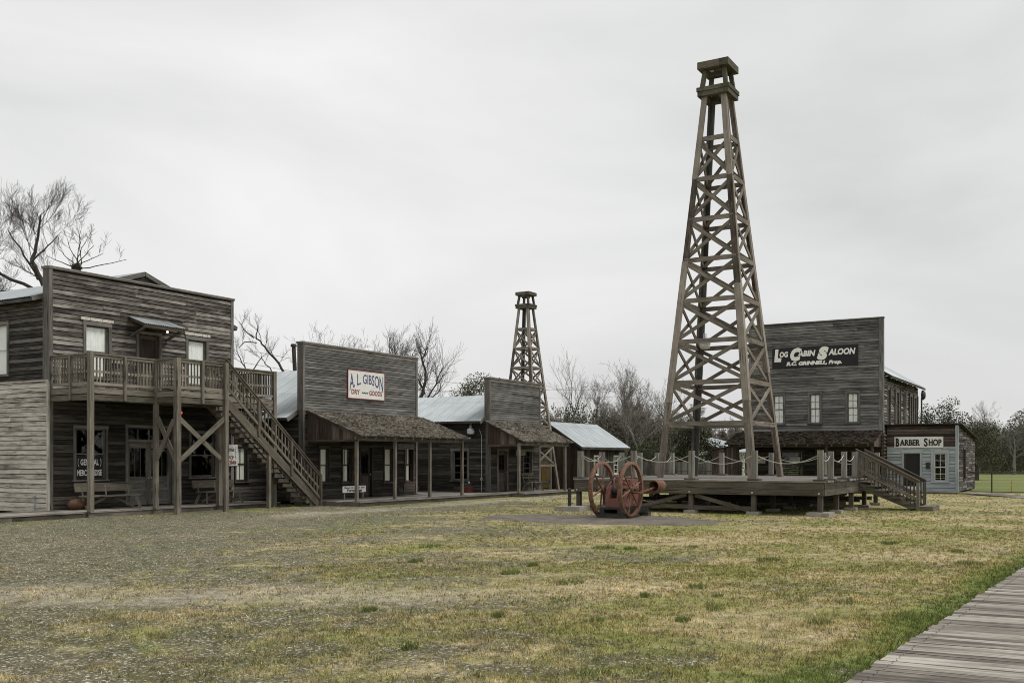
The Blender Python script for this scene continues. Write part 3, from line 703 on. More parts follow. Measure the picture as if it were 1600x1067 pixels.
for (x, y, z0, z1, w) in ((X0 + .02, YI - .02, .18, ZD + 1.08, .15), (22.96, YI, .18, ZD + 1.05, .14), (22.98, YO - .05, 0, ZD + 1.05, .17), (25.08, YO - .05, 0, ZD + 1.05, .15),
                          (25.75, YI, .18, ZD - .3, .15), (28.5, YI, 0, ZD + 1.05, .14), (27.3, YO + .08, 0, 2.1, .12), (21.7, YI - .03, ZD - .4, ZD + 1.03, .09), (24.05, YO - .04, ZD - .4, ZD + 1.03, .09), (X0 + .01, 28.2, ZD - .4, ZD + 1.03, .09)):
    m = MB(); post(m, x, y, z0, z1, w, (rnd.uniform(-.015, .015), 0)); m.build('balcony_post', 'w_lumber', GS)
for p, q in (((22.96, YI - .1, 3.18), (22.98, YO + .05, 1.78)), ((22.90, YI - .1, 1.8), (22.92, YO + .05, 3.1)), ((23.08, YO + .05, 3.2), (25.0, YO + .05, 1.78)), ((23.08, YO - .06, 1.78), (25.0, YO - .06, 3.2))):
    m = MB(); m.beam(p, q, .05, .16); m.build('cross_brace', 'w_lumber', GS)
# stairs
SX0, SX1 = 25.1, 30.0
m = MB(); n = 22
for k in range(1, n):
    z = ZD - k * ZD / n; x = SX0 + (k - .5) * (SX1 - SX0) / n
    m.box(x - .14, x + .13, YO + .06, YI - .02, z - .045, z)
st = m.build('staircase', 'w_stair', GS)
m = MB()
for y in (YO + .03, YI - .01): m.beam((SX0 - .05, y, ZD - .18), (SX1, y, -.02 + .05), .05, .3)
m.build('stringer', 'w_stair', st)
for y in (YO + .1, YI - .07):
    m = MB()
    for k in range(1, n):
        z = ZD - k * ZD / n; x = SX0 + (k - 1) * (SX1 - SX0) / n
        m.hexa([(xx, yy, zz) for xx in (x - .02, x + .2) for yy in (y - .02, y + .02) for zz in (z - .24, z - .05)])
    m.build('tread_bracket', 'w_stair', st)
railing([((SX0, YO - .02), (SX1, YO - .02), ZD, 0), ((SX0, YI + .02), (SX1, YI + .02), ZD, 0)], 1.2, .28, 'stair_railing', st, 'w_stair', .17, True)
for x, y in ((SX1, YO - .02), (SX1, YI + .02), (26.7, YO - .0), (28.4, YO)):
    m = MB(); zb = ZD * (1 - (x - SX0) / (SX1 - SX0)); post(m, x, y, max(0, zb - .1), zb + 1.22, .1); m.build('newel', 'w_stair', st)

# ------------------------------------------------------------------ shop fronts 2 and 3 share a builder
def shop(nm, label, x0, x1, yw, zt, ztrim, facademat, porch, roof, holes, back):
    xs0, xs1 = x0, x1
    r = thing(nm, label, 'store building', ((x0 + x1) / 2, yw, 0)); Wd = x1 - x0
    f = Fr((x0, yw), (1, 0), YN)
    zp = porch['ztop']
    clap(f, .1, Wd - .1, zp - .02, zt - .06, [], .105, .02, warp=.004).build('false_front', facademat, r)
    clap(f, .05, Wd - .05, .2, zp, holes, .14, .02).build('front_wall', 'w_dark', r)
    b = MB(); backing(b, f, .03, Wd - .03, .1, zt - .03, holes, .12); b.build('wall_framing', 'interior', r)
    t = MB(); f.box(t, -.03, .1, -.26, .04, ztrim, zt); f.box(t, Wd - .1, Wd + .03, -.26, .04, ztrim, zt); f.box(t, -.06, Wd + .06, -.29, .07, zt, zt + .05)
    f.box(t, .1, Wd - .1, 0, .035, zt - .14, zt - .001)
    f.box(t, -.02, .1, -.2, .035, .2, ztrim); f.box(t, Wd - .1, Wd + .02, -.2, .035, .2, ztrim); t.build('trim', 'w_trim', r)
    t = MB(); f.box(t, -.07, Wd + .07, -.3, .08, zt + .051, zt + .08); t.build('cap_strip', 'w_strip', r)
    t = MB(); f.box(t, .1, Wd - .1, -.25, -.13, zp, zt - .002); t.build('front_back_boards', 'w_gray', r)
    # body
    xe0, xe1, ze, xr, zr, yf = roof
    bx0, bx1 = x0 + .05, x1 - .05
    for fx, nrm, nmx in ((bx0, XN, 'side_wall'), (bx1, (1, 0), 'far_side_wall')):
        ff = Fr((fx, yw), (0, 1), nrm); hs = porch.get('sidehole', []) if nmx == 'side_wall' else []
        clap(ff, .2, back - yw, .15, ze + .05, hs, .14, .02).build(nmx, 'w_dark', r)
        b = MB(); backing(b, ff, .13, back - yw, .1, ze + .1, hs, .1); b.build('side_framing', 'interior', r)
        for h in hs: window(r, ff, *h, 2, 2, 'dark', 'w_trim', casing=.12, sashmat='w_post', head=.03)
    fb = Fr((bx0, back), (1, 0), (0, 1)); clap(fb, 0, bx1 - bx0, .1, ze + .1, [], .14).build('back_wall', 'w_dark', r)
    b = MB(); b.box(bx0 + .1, bx1 - .1, yw + .13, back - .1, .05, .15); b.box(bx0 + .1, bx1 - .1, yw + .13, back - .1, ze - .1, ze); b.build('floor', 'interior', r)
    for sx, xe in ((-1, xe0), (1, xe1)):
        hl = abs(xe - xr); ds = Vector((xr - xe, 0, zr - ze)); ln = ds.length
        o = corrug((xe, yf, ze), (0, 1, 0), ds, (sx * (zr - ze), 0, hl), back - yf + .4, ln).build('roof', 'roofmetal', r)
        t = MB(); t.hexa([Vector((x_, y_, z_ + dz)) for (x_, z_) in ((xe, ze - .03), (xr, zr - .03)) for y_ in (yf + .02, back + .38) for dz in (-.08, 0)], 1); t.build('roof_boards', 'w_dark', o)
        t = MB(); t.beam((xr, yf + .0, zr - .09), (xe, yf + .0, ze - .09), .04, .15); t.build('rake_board', 'w_trim', o)
    fg = Fr((0, back), (1, 0), (0, 1))
    clap(fg, 0, 1, ze, zr - .1, [], .14, span=lambda z: (xr - (zr - z) / (zr - ze) * abs(xe0 - xr) + .05, xr + (zr - z) / (zr - ze) * abs(xe1 - xr) - .05)).build('back_gable', 'w_dark', r)
    # porch
    px0, px1, ye, zeave = porch['x0'], porch['x1'], porch['ye'], porch['ze']
    ds = Vector((0, yw - ye, zp - zeave)); ln = ds.length; nn = Vector((0, -(zp - zeave), yw - ye)).normalized()
    t = MB(); t.hexa([Vector((x_, y_, z_ + dz)) for x_ in (px0, px1) for (y_, z_) in ((ye, zeave), (yw - .0, zp)) for dz in (-.035, -.003)], 0)
    pr = t.build('porch_roof', 'w_dark', r)
    shingles((px0, ye, zeave), (1, 0, 0), ds, nn, px1 - px0, ln - .02).build('shingles', 'w_shingle', pr)
    t = MB(); x = px0 + .3
    while x < px1 - .1: t.beam((x, ye + .02, zeave - .09), (x, yw - .02, zp - .10), .045, .10); x += .62
    t.build('rafter', 'w_trim', pr)
    t = MB(); t.beam((px0 + .05, porch['yp'], zeave - .12), (px1 - .15, porch['yp'], zeave - .12), .1, .16); t.build('porch_beam', 'w_trim', pr)
    for xx in porch['gables']:
        fs = Fr((xx, ye + .25), (0, 1), XN); L_ = yw - ye - .25
        zb = zeave - .16
        vboards(fs, 0, L_, lambda a: zb, lambda a: zeave - .06 + (a + .25) / (yw - ye) * (zp - zeave), .17, -.011).build('porch_end', 'w_porch', r)
        t = MB(); t.beam((xx - .03, ye + .0, zeave - .07), (xx - .03, yw, zp - .05), .03, .12); t.beam((xx - .012, ye + .25, zb - .03), (xx - .012, yw, zb - .03), .05, .08); t.build('porch_end_trim', 'w_porch', r)
    for (px, py, z0) in porch['posts']:
        t = MB(); post(t, px, py, z0, zeave - .1, .115, (rnd.uniform(-.02, .02), 0)); t.build('porch_post', 'w_lumber', r)
    return r, f
x0 = 30.28
H2 = [(31.28 - x0, 31.78 - x0, .85, 2.25), (32.68 - x0, 33.28 - x0, .83, 2.26), (33.85 - x0, 34.6 - x0, .2, 2.3), (35.5 - x0, 36.08 - x0, .8, 2.28), (37.03 - x0, 37.62 - x0, .78, 2.3)]
DG, fd = shop('dry_goods_store', 'grey false-fronted dry goods store with long shingled porch', 30.28, 37.94, 27.45, 6.39, 3.74, 'w_gray',
    dict(x0=30.48, x1=38.15, ye=24.65, ze=2.72, ztop=3.76, yp=25.0, gables=[30.56], posts=[(30.62, 25.0, .18), (33.05, 25.0, .18), (35.5, 25.0, .18), (38.02, 25.0, 0)]),
    (29.72, 38.5, 3.44, 34.11, 5.75, 27.76), H2, 38.)
for k, (h, fl) in enumerate(zip([H2[0], H2[1], H2[3], H2[4]], ['blind', 'part', 'blind', 'part'])): window(DG, fd, *h, 1, 1 + 2 * (k % 2), fl, 'w_brown', casing=.08)
door(DG, fd, *H2[2], 1, 1, None, 'w_brown', 'w_dark')
t = MB(); x = 36.9 - x0
for z in (.3, .44, .58): fd.box(t, x, 37.75 - x0, .02, .045, z, z + .13)
t.build('bulkhead_panel', 'w_porch', DG)
x0 = 41.95
H3 = [(42.75 - x0, 43.6 - x0, .2, 2.2), (45.3 - x0, 46.1 - x0, 1.0, 2.2)]
TS, ft = shop('small_store', 'small blank-fronted wooden store with shingled porch at the end of the row', 41.95, 47.05, 26.0, 5.72, 3.66, 'w_gray',
    dict(x0=41.55, x1=46.75, ye=23.85, ze=2.64, ztop=3.66, yp=24.1, gables=[41.85], posts=[(41.55, 24.1, .18), (46.3, 24.1, 0)], sidehole=[(1.3, 2.15, .75, 2.2)]),
    (41.6, 47.4, 3.66, 44.5, 5.1, 26.3), H3, 35.)
door(TS, ft, *H3[0], 2, 2, (1.25, 2.0), 'w_brown', 'w_trim')
window(TS, ft, *H3[1], 2, 2, 'dark', 'w_trim', casing=.08)

# ------------------------------------------------------------------ boardwalk in front of the row
m = MB(); planks(m, 12., 28.9, 27.33, 29.2, .18, 'x', .15)
planks(m, 30.15, 41.5, 24.45, 27.4, .18, 'x', .15); planks(m, 41.5, 47.0, 23.75, 25.97, .18, 'x', .15); planks(m, 38.2, 41.9, 27.4, 29.5, .18, 'x', .15)
struct(m.build('boardwalk', 'w_deck'))
m = MB()
for (x0_, x1_, y) in ((12., 20.4, 27.36), (20.42, 28.9, 27.36), (30.15, 41.5, 24.48), (41.5, 47., 23.78)):
    x = x0_
    while x < x1_: e = min(x1_, x + rnd.uniform(1.2, 3)); m.box(x, e - .01, y, y + .04, -.05 + rnd.uniform(0, .04), .138); x = e
for x in (30.17, 46.97): m.box(x - .02, x + .02, 24.5 if x < 40 else 23.8, 27.3 if x < 40 else 25.9, -.02, .135)
m.box(41.46, 41.50, 23.8, 24.47, -.02, .135)
struct(m.build('boardwalk_skirt', 'w_plat'))

# ------------------------------------------------------------------ signs
def board(name, label, f, a0, a1, z0, z1, mat, o0=.03, o1=.055, edge=None, group=None):
    t = MB(); f.box(t, a0, a1, o0, o1, z0, z1); sg = t.build(name, mat); tag(sg, label, 'sign', group)
    if edge:
        t = MB(); w = .03
        f.box(t, a0 - w, a1 + w, o0, o1 + .005, z1, z1 + w); f.box(t, a0 - w, a1 + w, o0, o1 + .005, z0 - w, z0); f.box(t, a0 - w, a0, o0, o1 + .004, z0, z1); f.box(t, a1, a1 + w, o0, o1 + .004, z0, z1)
        e = t.build('sign_edge', edge); e.parent = sg
    return sg
def letters(sg, t, mat):
    o = t.build('lettering', mat); o.parent = sg
a0, a1, z0, z1 = 33.0 - 30.28, 35.44 - 30.28, 4.38, 5.54
sg = board('shop_sign', 'white sign lettered A. L. Gibson Dry Goods on the grey false front', fd, a0, a1, z0, z1, 'white', .03, .06, 'inkred')
t = MB(); wd = a1 - a0; ca = (a0 + a1) / 2
V, F = text('A. L. GIBSON', fd, 0, 0, 1., bold=.012); xa = min(v[0] for v in V); xb = max(v[0] for v in V); k = (wd - .16) / (xb - xa)
def arch(x, y):
    s = (x - xa) / (xb - xa) * 2 - 1; top = 5.42; bot = 5.03 - .33 * s * s
    return (a0 + .08 + (x - xa) * k, bot + (top - .02 * s * s - bot) * y / .70)
put_text(t, fd, (V, F), arch, .064); letters(sg, t, 'inkblue')
t = MB(); line(t, fd, 'DRY', a0 + .2, a0 + .75, 4.55, .28, .064, .008); line(t, fd, 'GOODS', a1 - 1.05, a1 - .17, 4.55, .28, .064, .008); letters(sg, t, 'inkred')
t = MB(); t.path([fd.pt(a0 + .92 + .032 * i, .062, 4.63 + .03 * math.sin(i * 1.6)) for i in range(13)], .014, 4); t.path([fd.pt(a0 + .88 + .05 * i, .062, 4.61 + .004 * i) for i in range(10)], .008, 4); letters(sg, t, 'ink')
# groceries sign
f2 = Fr((X0, YW), (1, 0), YN); a0, a1 = A(27.62), A(28.48)
sg = board('shop_sign', 'white upright sign reading Staple & Fancy Groceries with ink flourishes, behind a balcony post', f2, a0, a1, 1.55, 2.36, 'white', .05, .075)
t = MB(); line(t, f2, 'Staple', a0 + .07, a1 - .17, 2.11, .24, .079, .004, .3); line(t, f2, '&', a0 + .26, a0 + .42, 1.97, .17, .079, .004, .3); line(t, f2, 'Fancy', a0 + .1, a1 - .17, 1.82, .24, .079, .004, .3)
t.path([f2.pt(a1 - .11 + .03 * math.sin(i * 1.3), .079, 1.8 + .04 * i) for i in range(13)], .011, 4)
t.path([f2.pt(a0 + .04 + .02 * math.sin(i * 1.3), .079, 1.8 + .04 * i) for i in range(13)], .009, 4); letters(sg, t, 'ink')
t = MB(); line(t, f2, 'GROCERIES', a0 + .05, a1 - .07, 1.62, .16, .079, .008); letters(sg, t, 'inkred')
# low furnishing sign on the dry goods porch
f3 = Fr((31.2, 26.2), (1, 0), YN)
def low_sign():
    t = MB(); f3.box(t, 0, 1.45, 0, .025, .47, .73); sg = t.build('porch_sign', 'white'); tag(sg, 'low white sign reading Furnishings on two stakes beside a dry goods porch post', 'sign')
    t = MB(); line(t, f3, 'Gents & Ladies and', .08, 1.34, .63, .10, .029, .003); line(t, f3, 'Furnishings', .25, 1.2, .51, .13, .029, .006, .2); letters(sg, t, 'ink')
    t = MB(); f3.box(t, .12, .17, -.03, -.001, .18, .6); f3.box(t, 1.28, 1.33, -.03, -.001, .18, .6); o = t.build('stake', 'w_post'); o.parent = sg
low_sign()
def scrawl(mb, f_, a0, a1, z, h, o):
    a = a0
    while a < a1 - .02:
        w = rnd.uniform(.02, .05); zz = z + rnd.uniform(0, h * .5); f_.box(mb, a, min(a1, a + w), o, o + .002, zz, zz + h * rnd.uniform(.35, .6)); a += w + rnd.uniform(.015, .05)
def hang_sign(f, a0, a1, z0, z1, o, label, txt):
    t = MB(); f.box(t, a0, a1, o, o + .025, z0, z1); sg = t.build('hanging_sign', 'w_post'); tag(sg, label, 'sign')
    t = MB()
    for a in (a0 + .08, a1 - .08): t.cyl(f.pt(a, o + .012, z1), f.pt(a, o + .012, z1 + .16), .006, n=5)
    q = t.build('hanger', 'iron'); q.parent = sg
    t = MB(); scrawl(t, f, a0 + .1, a1 - .1, z0 + (z1 - z0) * .55, (z1 - z0) * .25, o + .0255); scrawl(t, f, a0 + .2, a1 - .2, z0 + (z1 - z0) * .2, (z1 - z0) * .2, o + .0255); letters(sg, t, 'ink')
hang_sign(fd, 33.9 - 30.28 + .35, 35.35 - 30.28, 2.22, 2.45, 1.7, 'small grey wooden sign hanging under the dry goods porch roof', '')
hang_sign(ft, 44.0 - 41.95, 44.95 - 41.95, 1.98, 2.28, .3, 'small grey wooden sign hanging by the door of the small store', '')

# ------------------------------------------------------------------ porch furniture
def bench(x, y, rz, label, L_=2.0, slats=False, group=None, split_back=False):
    r = thing('wooden_bench', label, 'bench', (x, y, .18), group, rz); K = dict(local=True)
    m = MB(); m.box(-L_ / 2, L_ / 2, -.24, .16, .42, .46); m.build('seat', 'w_lumber', r, **K)
    m = MB()
    if split_back:
        for z in (.62, .80): m.hexa([(xx, yy + (zz - .5) * .25, zz) for xx in (-L_ / 2, L_ / 2) for yy in (.18, .21) for zz in (z, z + .11)])
    else: m.hexa([(xx, yy + (zz - .5) * .25, zz) for xx in (-L_ / 2 - .1, L_ / 2 + .02) for yy in (.18, .21) for zz in (.58, .86)])
    for s in (-.85, 0, .85): m.beam((s * L_ / 2, .17, .40), (s * L_ / 2, .27, .8), .05, .03)
    m.build('backrest', 'w_stair', r, **K)
    for s in (-1, 1):
        for yy, dy in ((-.2, -.12), (.12, .14)):
            m = MB(); m.beam((s * (L_ / 2 - .18), yy, .42), (s * (L_ / 2 - .08), yy + dy, 0), .05, .09); m.build('leg', 'w_lumber', r, **K)
        m = MB(); m.beam((s * (L_ / 2 - .12), 0, .08), (s * .12, 0, .40), .04, .09); m.build('brace', 'w_stair', r, **K)
bench(22.0, 28.35, 0, 'long wooden bench under the General Merchandise window', 2.1)
bench(26.75, 28.35, 0, 'long wooden bench under the shop window beside the Staple & Fancy Groceries sign', 1.9)
bench(45.0, 25.3, 0, 'short slat-backed bench on the porch of the small store', 1.25, split_back=True)
def pumpkin():
    r = thing('pumpkin', 'rusty orange pumpkin sitting on the boardwalk at the corner of the general store', 'pumpkin', (21.05, 28.75, .18))
    m = MB(); n = 28; prof = [(.02, .02), (.15, .0), (.25, .06), (.3, .17), (.27, .28), (.16, .35), (.05, .33), (.02, .31)]
    for rr, h in prof:
        for i in range(n):
            a = 2 * math.pi * i / n; k = 1 - .09 * abs(math.cos(a * 4.5)) ** 3; m.v.append(Vector((rr * k * math.cos(a), rr * k * math.sin(a), h)))
    for q in range(len(prof) - 1):
        for i in range(n):
            j = (i + 1) % n; m.f.append([q * n + i, q * n + j, (q + 1) * n + j, (q + 1) * n + i]); m.uv += [(0, 0)] * 4
    m.build('fruit', 'pumpkin', r, True, True)
    m = MB(); m.cyl((0, 0, .31), (.02, .01, .42), .03, .02, 8); m.build('stem', 'w_bark', r, local=True)
pumpkin()
def tub():
    r = thing('planter_tub', 'red tub with a dark lid against the side wall of the small store', 'tub', (41.45, 27.0, .18))
    m = MB(); m.lathe((0, 0, 0), [(.001, 0), (.30, 0), (.33, .06), (.34, .24), (.36, .25), (.36, .29), (.31, .29), (.30, .22), (.001, .22)], 24); m.build('pot', 'terracotta', r, True, True)
    m = MB(); m.lathe((0, 0, .22), [(.29, 0), (.30, .12), (.26, .22), (.1, .26), (.001, .26)], 20); m.build('lid', 'iron', r, True, True)
    m = MB(); m.cyl((-.05, -.18, .42), (-.05, -.18, .52), .05, .045, 10); m.build('cup', 'white', r, local=True)
tub()
def barn_lamp(base, dirv, label, scale=1., h=.5):
    b = Vector(base); d = Vector(dirv).normalized(); r = thing('barn_lamp', label, 'outdoor lamp', base)
    m = MB(); pts = []
    for k in range(9):
        a = k / 8 * math.pi * .9; pts.append(b + d * (.28 * scale * (1 - math.cos(a))) + Vector((0, 0, .22 * scale * math.sin(a) + .05)))
    m.path(pts, .018 * scale, 6); m.cyl(b - d * .02, b + d * .02, .06 * scale, n=10); m.build('arm', 'iron', r)
    c = pts[-1] + Vector((0, 0, -.02)); m = MB(); s = scale * 1.35
    m.lathe(c, [(.001, .20 * s), (.05 * s, .19 * s), (.06 * s, .02 * s), (.10 * s, -.02 * s), (.17 * s, -.08 * s), (.17 * s, -.13 * s)], 18); m.build('housing', 'galv', r, True)
    m = MB(); m.lathe(c, [(.155 * s, -.13 * s), (.16 * s, -.24 * s), (.10 * s, -.28 * s), (.001, -.29 * s)], 18); m.build('lens', 'white', r, True)
barn_lamp((41.98, 26.55, 3.25), (-.35, .9, 0), 'gooseneck barn lamp on the side wall of the small store', .85)
t = MB(); t.cyl((41.92, 26.42, 0.2), (41.92, 26.42, 2.95), .02, n=8); t.cyl((41.92, 26.42, 2.95), (41.92, 26.55, 3.25), .015, n=6); t.box(41.88, 41.95, 26.36, 26.48, .75, .9)
tag(t.build('conduit', 'galv'), 'thin grey conduit running down the small store side wall below the gooseneck lamp', 'conduit')
t = MB(); t.cyl((20.33, 29.9, 0), (20.33, 29.9, .62), .018, n=8); t.cyl((20.33, 29.9, .58), (20.2, 29.85, .56), .02, n=8); t.cyl((20.33, 29.85, .64), (20.33, 29.95, .64), .012, n=6)
tag(t.build('standpipe', 'galv'), 'pale water standpipe with tap against the light boarded wall', 'tap')

# ------------------------------------------------------------------ derricks
def derrick(loc, base, H, label, scale=1., nlev=8):
    r = thing('oil_derrick', label, 'derrick', loc, 'wooden oil derricks'); K = dict(local=True)
    half0, half1 = base / 2, .46; zt = 14.35
    def hw(z): return half0 + (half1 - half0) * z / zt
    LEAN = -.13
    def cc(z): return Vector((LEAN * .49 * z / 15., -LEAN * .86 * z / 15., 0))
    lw, lt = .255, .06
    for sx in (-1, 1):
        for sy in (-1, 1):
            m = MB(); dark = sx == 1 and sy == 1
            # two planks nailed into an angle, in lengths with lapped joints
            cuts = [0, 3.4 + sx * .6, 7.6 + sy * .5, 11.2, zt + .05]
            for k in range(4):
                za, zb = cuts[k], cuts[k + 1]; e = .012 * (k % 2)
                for (wx, wy, ox, oy) in ((lt, lw, 0, 1), (lw - lt, lt, 1, 0)):
                    P = []
                    for z in (za, zb):
                        c = cc(z); X = sx * hw(z) + c.x; Y = sy * hw(z) + c.y; w = lw * (1 - .22 * z / zt)
                        if ox == 0: xs = (X + sx * e, X - sx * lt); ys = (Y + sy * e, Y - sy * w)
                        else: xs = (X - sx * (lt + .001), X - sx * w); ys = (Y + sy * e, Y - sy * lt)
                        for x_ in xs:
                            for y_ in ys: P.append((x_, y_, z))
                    m.hexa(P, 0)
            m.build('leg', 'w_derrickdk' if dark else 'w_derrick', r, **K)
    zs = [1.99 + 1.53 * k for k in range(nlev)]
    def P(face, s, z, o=0.):
        h = hw(z); c = cc(z); h2 = h - lt / 2 - .075 + o
        return Vector({0: (-h2, s * h, 0), 1: (s * h, -h2, 0), 2: (h2, s * h, 0), 3: (s * h, h2, 0)}[face]) + c + Vector((0, 0, z))
    nv = {0: (1, 0, 0), 1: (0, 1, 0), 2: (1, 0, 0), 3: (0, 1, 0)}
    for z in zs:
        for f_ in range(4):
            m = MB(); p = P(f_, -.93, z, .075); q = P(f_, .93, z, .075); n_ = Vector(nv[f_]); u_ = Vector((0, 0, 1))
            s_ = (q - p).normalized()
            m.hexa([e + n_ * a + u_ * b for e in (p, q) for a in (-.028, .028) for b in (-.085, .085)], 0); m.build('girt', 'w_derrick', r, **K)
    for k in range(len(zs) - 1):
        za, zb = zs[k] + .1, zs[k + 1] - .1
        for f_ in range(4):
            for s_, o in ((1, .075), (-1, .02)):
                m = MB(); m.beam(P(f_, -.9 * s_, za, o), P(f_, .9 * s_, zb, o), .045, .13, nv[f_])
                # width must lie in the face plane
                m = MB(); p = P(f_, -.9 * s_, za, o); q = P(f_, .9 * s_, zb, o); d = (q - p).normalized(); n_ = Vector(nv[f_]); w = d.cross(n_).normalized()
                m.hexa([e + n_ * a + w * b for e in (p, q) for a in (-.024, .024) for b in (-.068, .068)], 0); m.build('brace', 'w_derrick', r, **K)
    c = cc(zt)
    m = MB()
    def ring(z0, z1, h, w, c):
        m.box(c.x - h, c.x + h, c.y - h, c.y - h + w, z0, z1); m.box(c.x - h, c.x + h, c.y + h - w, c.y + h, z0, z1)
        m.box(c.x - h, c.x - h + w, c.y - h + w + .001, c.y + h - w - .001, z0, z1); m.box(c.x + h - w, c.x + h, c.y - h + w + .001, c.y + h - w - .001, z0, z1)
    ring(zt - .02, zt + .16, .60, .2, c); ring(zt + .162, zt + .31, .63, .3, c); m.box(c.x - .42, c.x + .42, c.y - .05, c.y + .1, zt + .05, zt + .16)
    m.build('platform_collar', 'w_cap', r, **K)
    for sx in (-1, 1):
        for sy in (-1, 1):
            m = MB(); m.hexa([(c.x + sx * (hh + a * .075), c.y + sy * (hh + b * .075), z) for (z, hh) in ((zt + .312, .46), (zt + 1.0, .37)) for a in (-1, 1) for b in (-1, 1)], 0); m.build('crown_post', 'w_cap', r, **K)
    m = MB(); m.beam((c.x, c.y - .3, zt + .9), (c.x, c.y + .3, zt + .9), .2, .18)
    m.box(c.x - .62, c.x + .62, c.y - .60, c.y - .25, zt + 1.0, zt + 1.26); m.box(c.x - .62, c.x + .62, c.y + .25, c.y + .60, zt + 1.0, zt + 1.26)
    m.box(c.x - .62, c.x - .27, c.y - .249, c.y + .249, zt + 1.0, zt + 1.258); m.box(c.x + .27, c.x + .62, c.y - .249, c.y + .249, zt + 1.0, zt + 1.258)
    m.build('crown_cap', 'w_cap', r, **K)
    return r
ZP = 1.12
D1 = derrick((37.05, 12.62, ZP), 3.72, 15.6, 'tall brown wooden oil derrick standing on the rope-railed platform')
def copy_tree(o, parent=None):
    c = o.copy(); COL.objects.link(c); c.parent = parent
    for ch in list(o.children): copy_tree(ch, c)
    return c
D2 = copy_tree(D1); D2.location = (50.0, 28.42, 0); D2.scale = (.735, .735, .72)
D2['label'] = 'smaller wooden oil derrick standing on the grass behind the small store'
barn_lamp((38.2, 13.75, 6.35), (-.86, -.45, 0), 'white barn lamp fixed to the rear leg of the tall derrick', .95)

# ------------------------------------------------------------------ platform
PX0, PX1, PY0, PY1 = 32.45, 41.6, 7.72, 16.5
PL = thing('derrick_platform', 'raised wooden platform on piers with rope railings under the tall derrick', 'platform', (37, 12.1, 0))
m = MB(); planks(m, PX0 - .05, PX1 + .05, PY0 - .05, PY1 + .05, ZP, 'y', .19, .05); m.build('deck', 'w_deck', PL)
m = MB()
def fascia(p, q):
    for z0, z1, o in ((ZP - .27, ZP - .055, 0), (ZP - .47, ZP - .275, 0)): m.beam((*p, (z0 + z1) / 2), (*q, (z0 + z1) / 2), .06, z1 - z0)
for a, b in (((PX0, PY0), (PX0, PY1)), ((PX1, PY0), (PX1, PY1)), ((PX0 + .04, PY0), (PX1, PY0)), ((PX0 + .04, PY1), (PX1, PY1))): fascia(a, b)
m.build('fascia', 'w_plat', PL)
m = MB()
for k in range(1, 10): x = PX0 + k * .9; m.box(x - .04, x + .04, PY0 + .05, PY1 - .05, ZP - .4, ZP - .06)
m.build('joist', 'w_plat', PL)
pys = [7.85, 10.0, 12.15, 14.3, 16.4]; pxs = [32.6, 34.8, 37.05, 39.3, 41.5]
for ix, x in enumerate(pxs):
    for y in pys:
        m = MB(); post(m, x, y, .1, ZP - .47 if ix in (0, 4) else ZP - .4, .15); pr = m.build('pier', 'w_plat', PL)
        m = MB(); b = .2 if (x, y) != (32.6, 7.85) else .36; m.box(x - b, x + b, y - b, y + b, -.03, .1 + (.03 if b > .3 else 0)); m.build('footing', 'concrete', pr)
for p, q in (((32.55, 12.0, .6), (32.55, 10.1, .12)), ((32.55, 14.2, .12), (32.55, 12.3, .62)), ((34.8, 16.2, .6), (34.8, 14.5, .1)), ((37.0, 10.1, .6), (37.0, 12.0, .1)), ((37.05, 8.0, .6), (37.05, 9.8, .1)), ((39.3, 12.3, .1), (39.3, 14.1, .6)), ((41.4, 10.2, .1), (41.4, 12, .6))):
    m = MB(); m.beam(p, q, .05, .13); m.build('brace', 'w_plat', PL)
for y0, y1, x, z in ((10.0, 12.1, 32.62, .12), (12.2, 14.2, 32.62, .14), (8, 16.3, 36.9, .2), (8, 16.3, 39.2, .2), (8, 16.3, 41.45, .2)):
    m = MB(); m.box(x - .06, x + .06, y0, y1, z, z + .14); m.build('sill_beam', 'w_plat', PL)
m = MB()
for y in pys: m.cyl((PX0 - .05, y, .72), (PX0 - .02, y, .72), .035, n=8)
m.build('bolt_head', 'galv', PL)
POSTS = []
def rp_(x, y, h=.98, w=.17):
    m = MB(); post(m, x, y, ZP + .03, ZP + h, w, (rnd.uniform(-.012, .012), rnd.uniform(-.012, .012))); o = m.build('rope_post', 'w_post', PL)
    m = MB(); m.box(x - .2, x + .2, y - .2, y + .2, ZP + .004, ZP + .05); m.build('foot_block', 'w_plat', o)
front = [(32.62, y) for y in (16.35, 14.27, 12.15, 9.98, 7.85)]; left = [(x, 16.35) for x in (34.4, 36.2, 38.0, 39.8)]
backr = [(41.5, y) for y in (16.35, 14.1, 12.0, 9.85, 7.8)]; right = [(33.9, 7.83), (35.85, 7.83), (37.55, 7.83)]; right2 = [(39.35, 7.83)]
for p in front + left + backr + right + right2: rp_(*p, h=.98 if p in front else .95)
def rope(p, q, sag=.3):
    m = MB(); pts = []
    for k in range(15):
        s = k / 14; pts.append(Vector((p[0] + (q[0] - p[0]) * s, p[1] + (q[1] - p[1]) * s, ZP + .86 - sag * 4 * s * (1 - s) * (1 + .0 * s))))
    m.path(pts, .012, 6); m.build('rope', 'rope', PL)
for ch, sg_ in ((front, .3), ([front[0]] + left + [backr[0]], .28), (backr, .33), ([front[-1]] + right, .24), (right2 + [backr[-1]], .25)):
    for a, b in zip(ch[:-1], ch[1:]): rope(a, b, sg_ * rnd.uniform(.85, 1.15))
